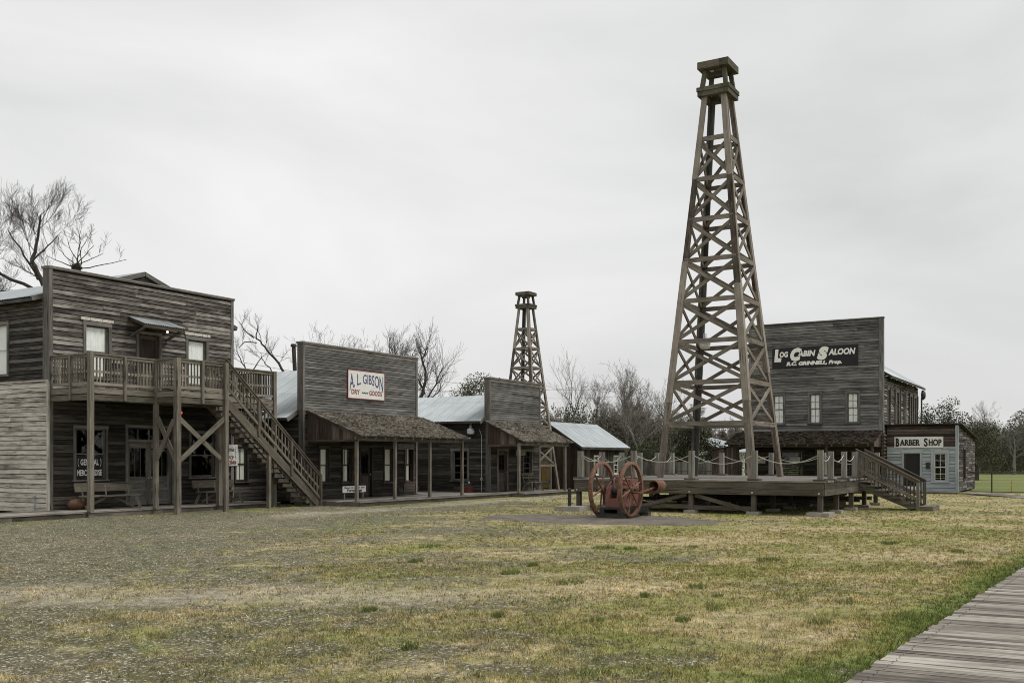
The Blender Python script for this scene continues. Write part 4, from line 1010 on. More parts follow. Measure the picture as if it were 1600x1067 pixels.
# platform steps, going down towards -y
SA, SB = 37.75, 39.15; n = 7
m = MB()
for k in range(n):
    z = ZP - .02 - (k + .6) * ZP / (n + .6); y = PY0 - .12 - k * .29
    m.box(SA - .09, SB + .09, y - .16, y + .14, z - .05, z)
ps = m.build('steps', 'w_stair', PL)
m = MB()
for x in (SA, SB): m.beam((x, PY0, ZP - .25), (x, PY0 - 2.15, .0), .06, .22)
m.box(SA - .05, SB + .05, PY0 - 2.5, PY0 - 2.05, -.02, .16)
m.build('stringer', 'w_stair', ps)
for x in (SA - .05, SB + .05):
    m = MB()
    m.beam((x, PY0 + .1, ZP + .98), (x, PY0 - 2.05, .98), .05, .13, (1, 0, 0)) if False else m.beam((x, PY0 + .1, ZP + .98), (x, PY0 - 2.05, .98), .05, .12)
    m.beam((x, PY0 + .1, ZP + 1.05), (x, PY0 - 2.05, 1.05), .14, .035)
    m.beam((x, PY0 + .1, ZP + .35), (x, PY0 - 2.05, .36), .045, .11)
    for k in range(17):
        s = (k + .5) / 17; y = PY0 - 2.05 * s; zb = ZP * (1 - s); m.box(x + .03, x + .065, y - .02, y + .02, zb + .02, zb + .95)
    for s in (0, 1): y = PY0 - 2.02 * s + .02; post(m, x, y, ZP * (1 - s) - .05, ZP * (1 - s) + 1.0, .1)
    m.build('step_railing', 'w_stair', ps)
# ground bits left of the platform
t = MB(); t.box(31.35, 32.15, 15.75, 16.75, -.02, .16); tag(t.build('concrete_block', 'concrete'), 'weathered concrete block with a short iron pipe beside the platform corner', 'concrete block')
t = MB(); t.cyl((31.75, 16.35, .16), (31.75, 16.35, .74), .06, n=12); t.lathe((31.75, 16.35, .74), [(.06, 0), (.045, .04), (.001, .06)], 12); tag(t.build('pipe_stub', 'iron'), 'short upright iron pipe standing on the concrete block', 'pipe')
t = MB(); t.box(33.2, 34.6, 16.7, 17.6, -.02, .08); tag(t.build('concrete_slab', 'concrete'), 'low pale concrete slab behind the pipe block at the platform corner', 'concrete slab')

# ------------------------------------------------------------------ hit-and-miss engine with two flywheels
EN = thing('stationary_engine', 'rusty red stationary engine with two big spoked flywheels in front of the platform', 'engine', (29.4, 13.15, 0))
EX, ER = 28.75, .865; EZ = ER + .01
for y in (12.68, 13.66):
    m = MB(); m.lathe((EX, y, EZ), [(ER - .095, -.052), (ER, -.057), (ER, .057), (ER - .095, .052), (ER - .075, 0), (ER - .095, -.052)], 56, 'y'); fwh = m.build('flywheel', 'rust', EN, True)
    m = MB(); m.cyl((EX, y - .11, EZ), (EX, y + .11, EZ), .10, n=20); m.build('hub', 'rust', fwh)
    m = MB()
    for k in range(6):
        a = k * math.pi / 3 + .3; u = Vector((math.cos(a), 0, math.sin(a))); m.cyl(Vector((EX, y, EZ)) + u * .08, Vector((EX, y, EZ)) + u * (ER - .06), .034, .022, 8)
    m.build('spoke', 'rust', fwh)
m = MB(); m.cyl((EX, 12.5, EZ), (EX, 13.85, EZ), .045, n=14); m.build('crankshaft', 'iron', EN)
m = MB()
for y in (12.98, 13.36): m.hexa([(x, y + dy, z) for (x, z) in ((EX - .22, EZ - .55), (EX - .12, EZ + .1)) for dy in (-.06, .06) for z in (z,)] * 2) if False else m.poly([(EX - .28, y - .06, .33), (EX + .55, y - .06, .33), (EX + .55, y - .06, .78), (EX + .18, y - .06, EZ + .12), (EX - .16, y - .06, EZ + .12), (EX - .28, y - .06, .55)], (0, .12, 0))
m.box(EX - .29, EX + 1.35, 12.93, 13.41, .33, .60); m.box(EX + .3, EX + 1.3, 12.97, 13.37, .60, .78)
m.build('engine_block', 'engred', EN)
m = MB(); m.cyl((EX + .45, 13.17, EZ + .02), (EX + 1.35, 13.17, EZ + .02), .2, n=24); m.cyl((EX + .8, 13.17, EZ + .02), (EX + .95, 13.17, EZ + .02), .25, n=24); m.box(EX + .6, EX + 1.2, 12.97, 13.37, EZ + .02, EZ + .3); m.build('cylinder', 'engred', EN)
m = MB(); m.beam((EX, 13.17, EZ - .05), (EX + .6, 13.17, EZ + .02), .07, .1); m.cyl((EX, 13.08, EZ - .05), (EX, 13.26, EZ - .05), .11, n=14); m.build('connecting_rod', 'iron', EN)
m = MB(); m.lathe((EX + .1, 13.17, EZ + .2), [(.001, 0), (.05, 0), (.05, .06), (.07, .08), (.07, .2), (.05, .22), (.001, .22)], 12); m.cyl((EX + .1, 13.17, EZ + .4), (EX + .1, 13.17, EZ + .46), .02, n=8); m.build('oiler', 'engred', EN)
# exhaust drum on the far end, open towards the wheels
dx, dy, dz = EX + 1.25, 12.45, EZ + .08
m = MB(); m.lathe((dx, dy, dz), [(.165, 0), (.185, 0), (.185, .62), (.15, .66), (.001, .66), (.001, .64), (.165, .6), (.165, 0)], 28, 'x'); m.build('exhaust_drum', 'rust', EN, True)
m = MB(); m.beam((EX + .08, 12.45, EZ - .1), (dx + .3, 12.45, dz - .02), .03, .045); m.cyl((EX + .08, 12.40, EZ - .1), (EX + .08, 12.62, EZ - .1), .03, n=8); m.box(dx + .05, dx + .45, 12.55, 13.0, dz - .25, dz - .15); m.build('pull_rod', 'rust', EN)
m = MB(); m.path([(EX + .2, 12.95, .5), (EX + .35, 12.86, .75), (EX + .7, 12.88, .9), (EX + 1.0, 12.95, 1.05)], .016, 6); m.path([(EX + .9, 13.37, 1.1), (EX + .95, 13.5, 1.25), (EX + .95, 13.5, 1.42)], .022, 6); m.build('fuel_pipe', 'iron', EN)
m = MB()
for bx__ in (-.2, .1, .45, .8, 1.2):
    for by__ in (12.92, 13.41): m.cyl((EX + bx__, by__ - .012, .38), (EX + bx__, by__ + .012, .38), .022, n=6); m.cyl((EX + bx__, by__ - .012, .55), (EX + bx__, by__ + .012, .55), .016, n=6)
o_ = m.build('bolt_heads', 'iron', EN); o_['kind'] = 'stuff'
m = MB(); m.beam((EX - .1, 13.5, EZ + .1), (EX + .5, 13.45, EZ + .42), .02, .05); m.build('governor_arm', 'iron', EN)
m = MB()
for y in (12.88, 13.46): m.box(EX - .42, EX + 1.75, y - .06, y + .06, .12, .32)
m.box(EX - .42, EX - .36, 12.94, 13.40, .27, .32); m.box(EX - .42, EX - .36, 12.94, 13.40, .12, .15); m.box(EX + 1.3, EX + 1.42, 12.94, 13.40, .12, .32); m.box(EX + .5, EX + .6, 12.94, 13.40, .2, .32)
m.build('skid_frame', 'iron', EN)
m = MB()
for x in (EX - .38, EX + .5, EX + 1.45): m.box(x - .09, x + .16, 12.68, 13.62, .0, .118)
m.build('timber_skid', 'w_dark', EN)
# worn bare pad the engine stands on
m = MB(); rr = random.Random(3); c = Vector((27.7, 13.3, .004)); n = 40; pts = []
for k in range(n):
    a = 2 * math.pi * k / n; pts.append(c + Vector(((2.3 + rr.uniform(-.25, .25)) * math.cos(a), (3.9 + rr.uniform(-.35, .35)) * math.sin(a), 0)))
m.v += pts; m.f.append(list(range(n))); m.uv += [(0, 0)] * n
struct(m.build('dirt_path', 'dirtpad'))

# ------------------------------------------------------------------ saloon
SXF, SV0, SV1, SZT, SXB = 57., 10.42, 17.75, 9.40, 68.6
SL = thing('saloon', 'tall two-storey grey saloon with blank false front and shingled porch', 'saloon building', (SXF, 14.1, 0))
f = Fr((SXF, SV1), (0, -1), XN); WS = SV1 - SV0
def B(v): return SV1 - v
def win_at(px0, px1): pass
hs = [(B(16.33), B(15.77), 3.78, 5.40), (B(14.30), B(13.74), 3.78, 5.40), (B(12.27), B(11.71), 3.78, 5.40)]
hl = [(B(15.9), B(14.7), .8, 2.2), (B(13.9), B(13.0), .2, 2.3), (B(12.1), B(11.2), .8, 2.2)]
clap(f, .1, WS - .2, 3.2, SZT - .05, hs, .155, .022, lens=(2.5, 5)).build('false_front', 'w_saloon', SL)
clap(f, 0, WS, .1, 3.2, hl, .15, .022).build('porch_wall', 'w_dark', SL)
b = MB(); backing(b, f, .03, WS - .03, .05, SZT - .03, hs + hl, .12); b.build('wall_framing', 'interior', SL)
t = MB(); f.box(t, -.03, .1, -.25, .04, .1, SZT); f.box(t, WS - .2, WS + .03, -.25, .045, 3.2, SZT); f.box(t, -.06, WS + .06, -.28, .07, SZT, SZT + .05); t.build('trim', 'w_saloon', SL)
for h in hs: window(SL, f, *h, 2, 2, 'curtain', 'w_gray', casing=.11, head=.04)
for h in (hl[0], hl[2]): window(SL, f, *h, 2, 2, 'dark', 'w_dark', casing=.08, sashmat='w_trim')
door(SL, f, *hl[1], 1, 1, None, 'w_brown', 'w_dark')
fs = Fr((SXF, SV0), (1, 0), YN); LS = SXB - SXF
sh = [(1.3, 1.9, 3.7, 5.6), (4.0, 4.6, 3.7, 5.6), (6.4, 7.0, 3.7, 5.6), (8.6, 9.2, 3.7, 5.6), (10.2, 10.8, 3.7, 5.6)]
clap(fs, .25, LS, .1, 6.3, sh, .15, .035, warp=.02, lens=(.8, 3)).build('side_wall', 'w_store', SL)
b = MB(); backing(b, fs, .13, LS, .05, 6.3, sh, .1); b.build('side_framing', 'interior', SL)
for h in sh: window(SL, fs, *h, 1, 1, 'dark', 'w_trim', casing=.2, sashmat='w_trim')
t = MB(); x = .25
while x < LS:
    x += 1.55
    for z0, z1 in ((3.6, 4.9), (4.9, 5.75)): fs.box(t, x - .05, x + .05, .03, .10 + (.02 if z0 > 4 else 0), z0, z1)
t.build('shutter_batten', 'w_trim', SL)
f4 = Fr((SXF + .15, SV1), (1, 0), (0, 1)); clap(f4, .1, LS - .2, .1, 6.3, []).build('far_side_wall', 'w_gray', SL)
f5 = Fr((SXB, SV0), (0, 1), (1, 0)); clap(f5, 0, WS, .1, 6.3, []).build('back_wall', 'w_gray', SL)
vr = (SV0 + SV1) / 2; ZE2, ZR2 = 6.3, 8.8
for sy in (-1, 1):
    ye = vr + sy * (WS / 2 + .4); ds = Vector((0, vr - ye, ZR2 - ZE2)); ln = ds.length
    o = corrug((SXF + .3, ye, ZE2), (1, 0, 0), ds, (0, sy * (ZR2 - ZE2), WS / 2 + .4), LS + .2, ln).build('roof', 'roofmetal', SL)
    t = MB(); t.hexa([Vector((x_, y_, z_ + dz)) for x_ in (SXF + .32, SXB + .45) for (y_, z_) in ((ye, ZE2 - .03), (vr, ZR2 - .03)) for dz in (-.12, 0)], 0); t.build('roof_boards', 'w_dark', o)
clap(f5, 0, 1, 6.3, ZR2 - .1, [], span=lambda z: ((WS / 2) * (1 - (ZR2 - z) / (ZR2 - ZE2)), (WS / 2) * (1 + (ZR2 - z) / (ZR2 - ZE2)))).build('back_gable', 'w_gray', SL)
# saloon porch
pe, pz0, pz1 = 54.6, 2.62, 3.32
ds = Vector((SXF - pe, 0, pz1 - pz0)); ln = ds.length; nn = Vector((-(pz1 - pz0), 0, SXF - pe)).normalized()
t = MB(); t.hexa([Vector((x_, y_, z_ + dz)) for y_ in (SV0 + .02, 18.4) for (x_, z_) in ((pe, pz0), (SXF, pz1)) for dz in (-.035, -.003)], 0); o = t.build('porch_roof', 'w_dark', SL)
shingles((pe, 18.4, pz0), (0, -1, 0), ds, nn, 18.4 - SV0 - .0, ln, .13).build('shingles', 'w_shingledk', o)
t = MB(); y = SV0 + .3
while y < 18.2: t.beam((pe + .02, y, pz0 - .09), (SXF - .02, y, pz1 - .1), .045, .1); y += .62
t.build('rafter', 'w_trim', o)
t = MB(); t.beam((pe + .3, SV0 + .1, pz0 - .1), (pe + .3, 18.3, pz0 - .1), .1, .16); t.build('porch_beam', 'w_dark', o)
for y in (SV0 + .15, 12.9, 15.4, 18.2):
    t = MB(); post(t, pe + .3, y, 0, pz0 - .1, .13); t.build('porch_post', 'w_dark', SL)
fe = Fr((pe + .1, SV0 + .04), (1, 0), YN); vboards(fe, 0, SXF - pe - .1, lambda a: pz0 - .18, lambda a: pz0 - .03 + (a + .1) / (SXF - pe) * (pz1 - pz0), .16).build('porch_end', 'w_porch', SL)
t = MB(); t.box(pe + .1, SXF - .02, SV0 + .05, 18.3, 0, .15); t.build('porch_floor', 'w_dark', SL)
# log corner between saloon and barber shop
for k in range(16):
    t = MB(); t.cyl((pe + 1.9, SV0 - .08, .2 + k * .19), (SXF + .2, SV0 - .08, .2 + k * .19), .09, n=8); t.build('log', 'w_porch', SL)
# lean-to shed at the saloon's left
fk = Fr((54.9, 19.2), (0, -1), XN)
LT = thing('lean_to_shed', 'dark board-sided lean-to against the left end of the saloon porch', 'shed', (55.5, 18.8, 0))
vboards(fk, 0, 1.55, lambda a: .05, lambda a: 2.28 + a * .17, .17).build('front_wall', 'w_brown', LT)
vboards(Fr((54.9, 19.2), (1, 0), (0, 1)), 0, 4, lambda a: .05, lambda a: 2.28, .17).build('side_wall', 'w_brown', LT)
t = MB(); t.hexa([(x_, y_, z_ + dz) for x_ in (54.75, 59) for (y_, z_) in ((19.35, 2.27), (17.6, 2.60)) for dz in (0, .04)], 0); t.build('roof', 'w_dark', LT)
# saloon sign
a0, a1, z0, z1 = B(16.4), B(11.7), 6.91, 8.05
sg = board('saloon_sign', 'long black sign lettered Log Cabin Saloon high on the saloon front', f, a0, a1, z0, z1, 'ink', .03, .06)
t = MB()
line(t, f, 'L', a0 + .12, a0 + .52, 7.34, .84, .064, .075, .1); line(t, f, 'OG', a0 + .42, a0 + .90, 7.54, .40, .064, .018, .1)
line(t, f, 'C', a0 + 1.02, a0 + 1.66, 7.36, .84, .064, .075, .25); line(t, f, 'ABIN', a0 + 1.42, a0 + 2.42, 7.54, .42, .064, .020, .2)
line(t, f, 'S', a0 + 2.50, a0 + 3.14, 7.36, .84, .064, .075, .25); line(t, f, 'ALOON', a0 + 3.12, a0 + 4.57, 7.54, .44, .064, .020, .2)
line(t, f, 'R.C. GRINNELL, Prop.', a0 + .8, a0 + 3.85, 7.05, .26, .064, .018, .25); letters(sg, t, 'inkwhite')
def notice(f_, a0, a1, z0, z1, label, txts, o=.6):
    t = MB(); f_.box(t, a0, a1, o, o + .02, z0, z1); s_ = t.build('notice_board', 'w_post'); tag(s_, label, 'sign')
    t = MB(); n = len(txts)
    for i in range(3): scrawl(t, f_, a0 + .05, a1 - .05, z1 - (z1 - z0) * (i + .85) / 3, (z1 - z0) * .18, o + .0205)
    letters(s_, t, 'ink')
notice(f, B(16.95), B(16.25), 1.55, 1.92, 'grey notice board on the saloon porch behind the front derrick leg', [], 1.9)
notice(f, B(14.9), B(14.35), 1.62, 1.9, 'smaller grey notice on the saloon porch right of the derrick leg', [], 1.9)
t = MB(); t.cyl((SXB + .2, SV0 - .25, 6.1), (SXB + .2, SV0 - .25, 5.7), .03, n=6); t.lathe((SXB + .2, SV0 - .3, 5.85), [(.001, -.14), (.2, -.12), (.32, 0), (.3, .08), (.1, .13), (.001, .14)], 20, 'y')
tag(t.build('floodlight', 'iron'), 'dark round floodlight hanging from the far eave of the saloon', 'lamp')

# ------------------------------------------------------------------ barber shop
BX, BV0, BV1, BZ = 57.5, 6.75, 10.3, 3.62
BS = thing('barber_shop', 'small blue-grey barber shop with a dark top band beside the saloon', 'shop building', (BX, 8.5, 0))
f = Fr((BX, BV1), (0, -1), XN); WB = BV1 - BV0
def Bb(v): return BV1 - v
hb = [(Bb(9.42), Bb(8.62), .12, 2.12), (Bb(7.93), Bb(7.32), .62, 2.1)]
clap(f, 0, WB - .12, .1, 2.42, hb, .18, .022, warp=.003, lens=(2, 4)).build('front_wall', 'w_blue', BS)
clap(f, 0, WB - .12, 2.42, BZ - .02, [], .14, .022).build('upper_front', 'w_brown', BS)
b = MB(); backing(b, f, .02, WB - .02, .05, BZ - .02, hb, .12); b.build('wall_framing', 'interior', BS)
t = MB(); f.box(t, WB - .13, WB + .03, -.1, .045, .1, BZ - .05); f.box(t, 0, WB - .13, 0, .045, 2.36, 2.44); t.build('corner_board', 'w_blue', BS)
window(BS, f, *hb[1], 2, 2, 'dark', 'w_blue', casing=.14, head=.02, sashmat='white')
t = MB(); a0, a1 = hb[0][:2]; f.box(t, a0 - .12, a0, 0, .05, .12, 2.12); f.box(t, a1, a1 + .12, 0, .05, .12, 2.12); f.box(t, a0 - .14, a1 + .14, 0, .058, 2.12, 2.28); t.build('door_frame', 'w_blue', BS)
t = MB(); f.box(t, a0, a0 + .06, -.08, -.04, .12, 2.12); f.box(t, a1 - .06, a1, -.08, -.04, .12, 2.12); f.box(t, a0 + .06, a1 - .06, -.08, -.04, 2.06, 2.12); f.box(t, a0 + .06, a1 - .06, -.08, -.04, .86, .94); f.box(t, a0 + .06, a1 - .06, -.08, -.04, .64, .70); f.box(t, a0 + .06, a1 - .06, -.08, -.04, .12, .22)
o = t.build('screen_door', 'w_brown', BS); t = MB(); f.box(t, a0 + .06, a1 - .06, -.065, -.06, .22, 2.06); t.build('screen', 'ink', o)
t = MB(); f.box(t, a0 - .1, a1 + .05, .03, .06, .14, .34); tag(t.build('white_board', 'white'), 'white board lying across the foot of the barber shop doorway', 'board')
f2b = Fr((BX, BV0), (1, 0), YN); DB = 7.6
def top(a): return BZ - .05 - a / DB * .65
clap(f2b, .02, DB, .1, 2.9, [(2.1, 2.8, .7, 2.3)], .13, .028, warp=.012, lens=(.6, 2.2)).build('side_wall', 'w_barberside', BS)
clap(f2b, .02, DB, 2.9, BZ - .1, [], .13, .024, span=lambda z: (.02, max(.03, min(DB, (BZ - .08 - z) / .65 * DB))), lens=(.6, 2)).build('side_gable', 'w_barberside', BS)
window(BS, f2b, 2.1, 2.8, .7, 2.3, 1, 1, 'dark', 'w_brown', casing=.12)
b = MB(); backing(b, f2b, .13, DB, .05, 2.95, [(2.1, 2.8, .7, 2.3)], .1); b.build('side_framing', 'interior', BS)
clap(Fr((BX + DB, BV0), (0, 1), (1, 0)), 0, WB, .1, 2.95, []).build('back_wall', 'w_brown', BS)
t = MB(); t.hexa([(x_, y_, z_ + dz) for (x_, z_) in ((BX - .15, BZ + .01), (BX + DB + .2, BZ - .66)) for y_ in (BV0 - .2, BV1 + .1) for dz in (0, .05)], 0); t.build('roof', 'w_dark', BS)
a0, a1 = Bb(9.9), Bb(7.46)
sg = board('shop_sign', 'white Barber Shop sign with black lettering', f, a0, a1, 2.40, 2.98, 'white', .05, .08)
t = MB(); line(t, f, 'B', a0 + .06, a0 + .25, 2.49, .58, .084, .035); line(t, f, 'ARBER', a0 + .27, a0 + 1.30, 2.53, .43, .084, .020); line(t, f, 'S', a0 + 1.48, a0 + 1.68, 2.49, .58, .084, .022); line(t, f, 'HOP', a0 + 1.72, a0 + 2.36, 2.53, .43, .084, .020)
# slab serifs
for (aa, w_) in ((a0 + .05, .1), (a0 + 1.71, .18), (a0 + 1.9, .12), (a0 + 2.16, .12), (a0 + .5, .12), (a0 + .7, .12), (a0 + .9, .12), (a0 + 1.1, .12), (a0 + .26, .2)): f.box(t, aa, aa + w_, .081, .085, 2.525, 2.55)
letters(sg, t, 'ink')
t = MB(); f.box(t, Bb(8.33), Bb(8.12), .045, .06, 1.28, 1.62); tag(t.build('plaque', 'iron'), 'small dark plaque between the barber shop door and window', 'plaque')
m = MB(); planks(m, 56.2, 57.45, 6.7, 10.6, .1, 'y', .15); m.box(56.2, 56.24, 6.7, 10.6, -.02, .055); struct(m.build('pavement', 'w_deck'))
m = MB(); n = 26
for k in range(n):
    s0, s1 = k / n, (k + .94) / n; P0, P1 = Vector((56.25, 6.68, .1)), Vector((51.6, 3.2, .02)); w = Vector((.75, -1.0, 0))
    m.hexa([P0 + (P1 - P0) * s + w * q + Vector((0, 0, dz)) for s in (s0, s1) for q in (0, 1) for dz in (-.04, 0)], 1)
struct(m.build('ramp_path', 'w_deck'))

# ------------------------------------------------------------------ barn with tin roof, gate, fences
BN = thing('tin_roofed_barn', 'low dark board barn with a pale tin roof behind the platform', 'barn', (56.4, 28.9, 0))
bx0, bx1, by0, by1, be, br = 53.35, 59.75, 26.85, 30.95, 2.50, 4.03; bw = [(2.0, 2.75, .85, 1.95), (4.85, 5.6, .85, 1.95)]
f = Fr((bx0, by0), (1, 0), YN)
mb_ = MB()
for s0, s1, zz0, zz1 in ((0, 2.0, .05, be), (2.0, 2.75, .05, .85), (2.0, 2.75, 1.95, be), (2.75, 4.85, .05, be), (4.85, 5.6, .05, .85), (4.85, 5.6, 1.95, be), (5.6, bx1 - bx0, .05, be)):
    q = vboards(f, s0, s1, lambda a: zz0, lambda a: zz1, .2)
    o_ = len(mb_.v); mb_.v += q.v; mb_.f += [[o_ + i for i in ff] for ff in q.f]; mb_.uv += q.uv
mb_.build('front_wall', 'w_dark', BN)
for h in bw: window(BN, f, *h, 2, 2, 'dark', 'white', casing=.05)
fg = Fr((bx0, by1), (0, -1), XN); ym = (by1 - by0) / 2
vboards(fg, 0, by1 - by0, lambda a: .05, lambda a: be + (br - be) * (1 - abs(a - ym) / (ym + .35)), .22).build('gable_wall', 'w_brown', BN)
vboards(Fr((bx1, by0), (0, 1), (1, 0)), 0, by1 - by0, lambda a: .05, lambda a: be + (br - be) * (1 - abs(a - ym) / (ym + .35)), .22).build('far_gable_wall', 'w_dark', BN)
vboards(Fr((bx0, by1), (1, 0), (0, 1)), 0, bx1 - bx0, lambda a: .05, lambda a: be, .22).build('back_wall', 'w_dark', BN)
b = MB(); b.box(bx0 + .1, bx1 - .1, by0 + .3, by1 - .1, .0, .05); b.box(bx0 + .2, bx1 - .2, by0 + 2, by0 + 2.1, .05, 2.4); b.build('floor', 'interior', BN)
for sy in (-1, 1):
    yr = (by0 + by1) / 2; ye = yr + sy * (ym + .35); ds = Vector((0, yr - ye, br - be)); ln = ds.length
    o = corrug((bx0 - .3, ye, be), (1, 0, 0), ds, (0, sy * (br - be), ym + .35), bx1 - bx0 + .6, ln).build('roof', 'roofmetal', BN)
    t = MB(); t.hexa([Vector((x_, y_, z_ + dz)) for x_ in (bx0 - .28, bx1 + .28) for (y_, z_) in ((ye, be - .03), (yr, br - .03)) for dz in (-.12, 0)], 0); t.build('roof_boards', 'w_dark', o)
GT = thing('plank_gate', 'yellowish new plank gate between the small store and the tin-roofed barn', 'gate', (52.5, 29.6, 0))
f = Fr((52.5, 30.9), (0, -1), XN); vboards(f, 0, 2.6, lambda a: .08, lambda a: 2.0, .16).build('planks', 'w_yellow', GT)
t = MB(); f.box(t, 0, 2.6, .03, .06, 1.5, 1.63); f.box(t, 0, 2.6, .03, .06, .4, .53); f.box(t, 0, 2.6, -.02, .08, 2.55, 2.68); t.build('rail', 'w_post', GT)
for a in (0, 2.6): t = MB(); post(t, 52.5, 30.9 - a, 0, 2.68, .12); t.build('gate_post', 'w_post', GT)
FN = thing('plank_fence', 'grey upright plank fence with a thin black iron rail, behind the platform', 'fence', (60.2, 23, 0))
f = Fr((60.2, 27.2), (0, -1), XN); vboards(f, 0, 8.0, lambda a: .05, lambda a: 1.62 + .03 * math.sin(a * 9), .14, t=.02).build('picket_panel', 'w_fence', FN)
t = MB(); f.box(t, 0, 8.0, -.05, -.001, 1.25, 1.35); f.box(t, 0, 8, -.05, -.001, .35, .45); t.build('rail', 'w_fence', FN)
t = MB()
for z in (.55, 1.05): t.cyl((59.9, 27.2, z), (59.9, 19.2, z), .018, n=6)
for k in range(9): t.cyl((59.9, 27.1 - k * .95, 0), (59.9, 27.1 - k * .95, 1.35), .02, n=6)
t.build('iron_railing', 'wire', FN)
# field fence right of the barber shop
FF = thing('field_fence', 'black wire and pipe fence along the green field right of the barber shop', 'fence', (59.2, 2, 0))
t = MB(); t.cyl((59.2, 6.4, 1.1), (59.2, -14, 1.1), .03, n=8); t.cyl((59.2, 6.4, .06), (59.2, -14, .06), .02, n=6); t.build('rail', 'wire', FF)
for y in (5.3, 2.2, -.9, -4., -7.1, -10.2, -13.3): t = MB(); t.cyl((59.2, y, 0), (59.2, y, 1.12), .035, n=8); t.build('fence_post', 'wire', FF)
t = MB()
for k in range(6): t.cyl((59.2, 6.4, .2 + k * .16), (59.2, -14, .2 + k * .16), .003, n=3)
t.build('wire_mesh', 'wire', FF)
t = MB(); post(t, 60.5, 4.45, 0, .62, .07); tag(t.build('marker_stake', 'yellowp'), 'short yellow stake in the field behind the black fence', 'stake')
# pale farm shed far behind
PS = thing('white_shed', 'white gabled shed far behind the saloon lean-to', 'shed', (84, 32, 0))
t = MB(); t.poly([(84, 35.6, 0), (84, 29.4, 0), (84, 29.4, 2.3), (84, 32.5, 3.6), (84, 35.6, 2.3)], (9, 0, 0)); t.build('wall', 'white', PS)
for ya, yb, za, zb in ((35.9, 32.5, 2.25, 3.68), (32.5, 27.5, 3.68, 2.35)): t = MB(); t.hexa([(x_, y_, z_ + dz) for x_ in (83.7, 93.2) for (y_, z_) in ((ya, za), (yb, zb)) for dz in (0, .09)], 0); t.build('roof', 'roofmetal', PS)

# ------------------------------------------------------------------ near boardwalk (bottom right)
m = MB(); x = 3.
def edge(x): return 2.227 - .0598 * x
while x < 64:
    w = .148; sl = -.0598; ey = edge(x) + rnd.gauss(0, .011)
    m.hexa([(xx + dx, yy, z) for xx in (x, x + w - .009) for (yy, dx) in ((ey, 0), (edge(x) - 2.6, .155)) for z in (.075, .12 + rnd.uniform(-.004, .004))], 1)
    x += w
struct(m.build('boardwalk_near', 'w_walk'))
m = MB(); x = 3.
while x < 30:
    for dy in (.12, 1.28, 2.45):
        for dx in (.04, .105):
            c_ = Vector((x + dx + .155 * dy / 2.6, edge(x) - dy + rnd.uniform(-.015, .015), .1235)); m.cyl(c_, c_ + Vector((0, 0, .003)), .006, n=6)
    x += .148
m.build('nail_heads', 'iron')['kind'] = 'stuff'
m = MB(); m.beam((3, edge(3) - .05, .03), (64, edge(64) - .05, .03), .05, .09); m.beam((3, edge(3) - 2.5, .03), (64, edge(64) - 2.5, .03), .05, .09); struct(m.build('boardwalk_edge', 'w_plat'))

# ------------------------------------------------------------------ trees
def segs_mesh(name, segs, mat, parent=None, sides=4):
    A_ = np.array(segs, dtype=float); p, q, r0, r1 = A_[:, :3], A_[:, 3:6], A_[:, 6], A_[:, 7]
    d = q - p; d /= np.linalg.norm(d, axis=1)[:, None] + 1e-9
    u = np.where(np.abs(d[:, 2:3]) < .9, np.array([[0, 0, 1.]]), np.array([[1., 0, 0]])); a = np.cross(d, u); a /= np.linalg.norm(a, axis=1)[:, None]; b = np.cross(d, a)
    n = len(A_); th = np.arange(sides) * 2 * np.pi / sides; V = np.zeros((n, 2, sides, 3))
    for i, t_ in enumerate(th):
        V[:, 0, i] = p + (a * np.cos(t_) + b * np.sin(t_)) * r0[:, None]; V[:, 1, i] = q + (a * np.cos(t_) + b * np.sin(t_)) * r1[:, None]
    base = np.arange(n)[:, None, None] * 2 * sides; i = np.arange(sides); j = (i + 1) % sides
    F = np.stack([i, j, sides + j, sides + i], 1)[None] + base
    return npmesh(name, V.reshape(-1, 3), F.reshape(-1, 4), mat, parent)
def grow(rg, H, r0, levels=4, spread=.9, up=.25, lean=(0, 0), first=.3, kids=(3, 6), wig=.16, tw=.006):
    T, Bs = [], []
    def br(p, d, L_, r, lv):
        n = max(3, (8, 6, 5, 4, 3)[min(lv, 4)]); st = L_ / n; pts = []
        for k in range(n):
            d = (d + Vector((rg.gauss(0, wig), rg.gauss(0, wig), rg.gauss(0, wig) + up * (.35 if lv else .2)))).normalized() if (k or lv) else d
            q = p + d * st; ra = r * (1 - .75 * k / n) ; rb = r * (1 - .75 * (k + 1) / n)
            (T if lv == 0 else Bs).append((*p, *q, max(ra, tw), max(rb, tw)))
            s = (k + 1) / n
            if lv < levels and s > (first if lv == 0 else .15):
                c = 2 if (lv == 0 or (lv == 1 and rg.random() < .35)) else 1
                for _ in range(c if lv < 2 or rg.random() < .85 else 0):
                    ax = d.cross(Vector((rg.gauss(0, 1), rg.gauss(0, 1), rg.gauss(0, 1)))).normalized()
                    ang = rg.uniform(.4, .85) * spread
                    nd = (Matrix.Rotation(ang, 3, ax) @ d)
                    if nd.z < -.15: nd.z *= -.4
                    br(q, nd.normalized(), L_ * rg.uniform(.38, .62) * (1.15 - .45 * s), rb * rg.uniform(.5, .75), lv + 1)
            p = q
    br(Vector((0, 0, 0)), Vector((lean[0], lean[1], 1)).normalized(), H * .63, r0, 0)
    return T, Bs
def bare(name, label, loc, H, r0, seed, mat='bark', levels=4, group='bare winter trees', **k):
    r = thing(name, label, 'tree', loc, group); rg = random.Random(seed); T, Bs = grow(rg, H, r0, levels, **k)
    segs_mesh('trunk', T, mat, r, 7); segs_mesh('crown', Bs, mat, r, 3)
    return r
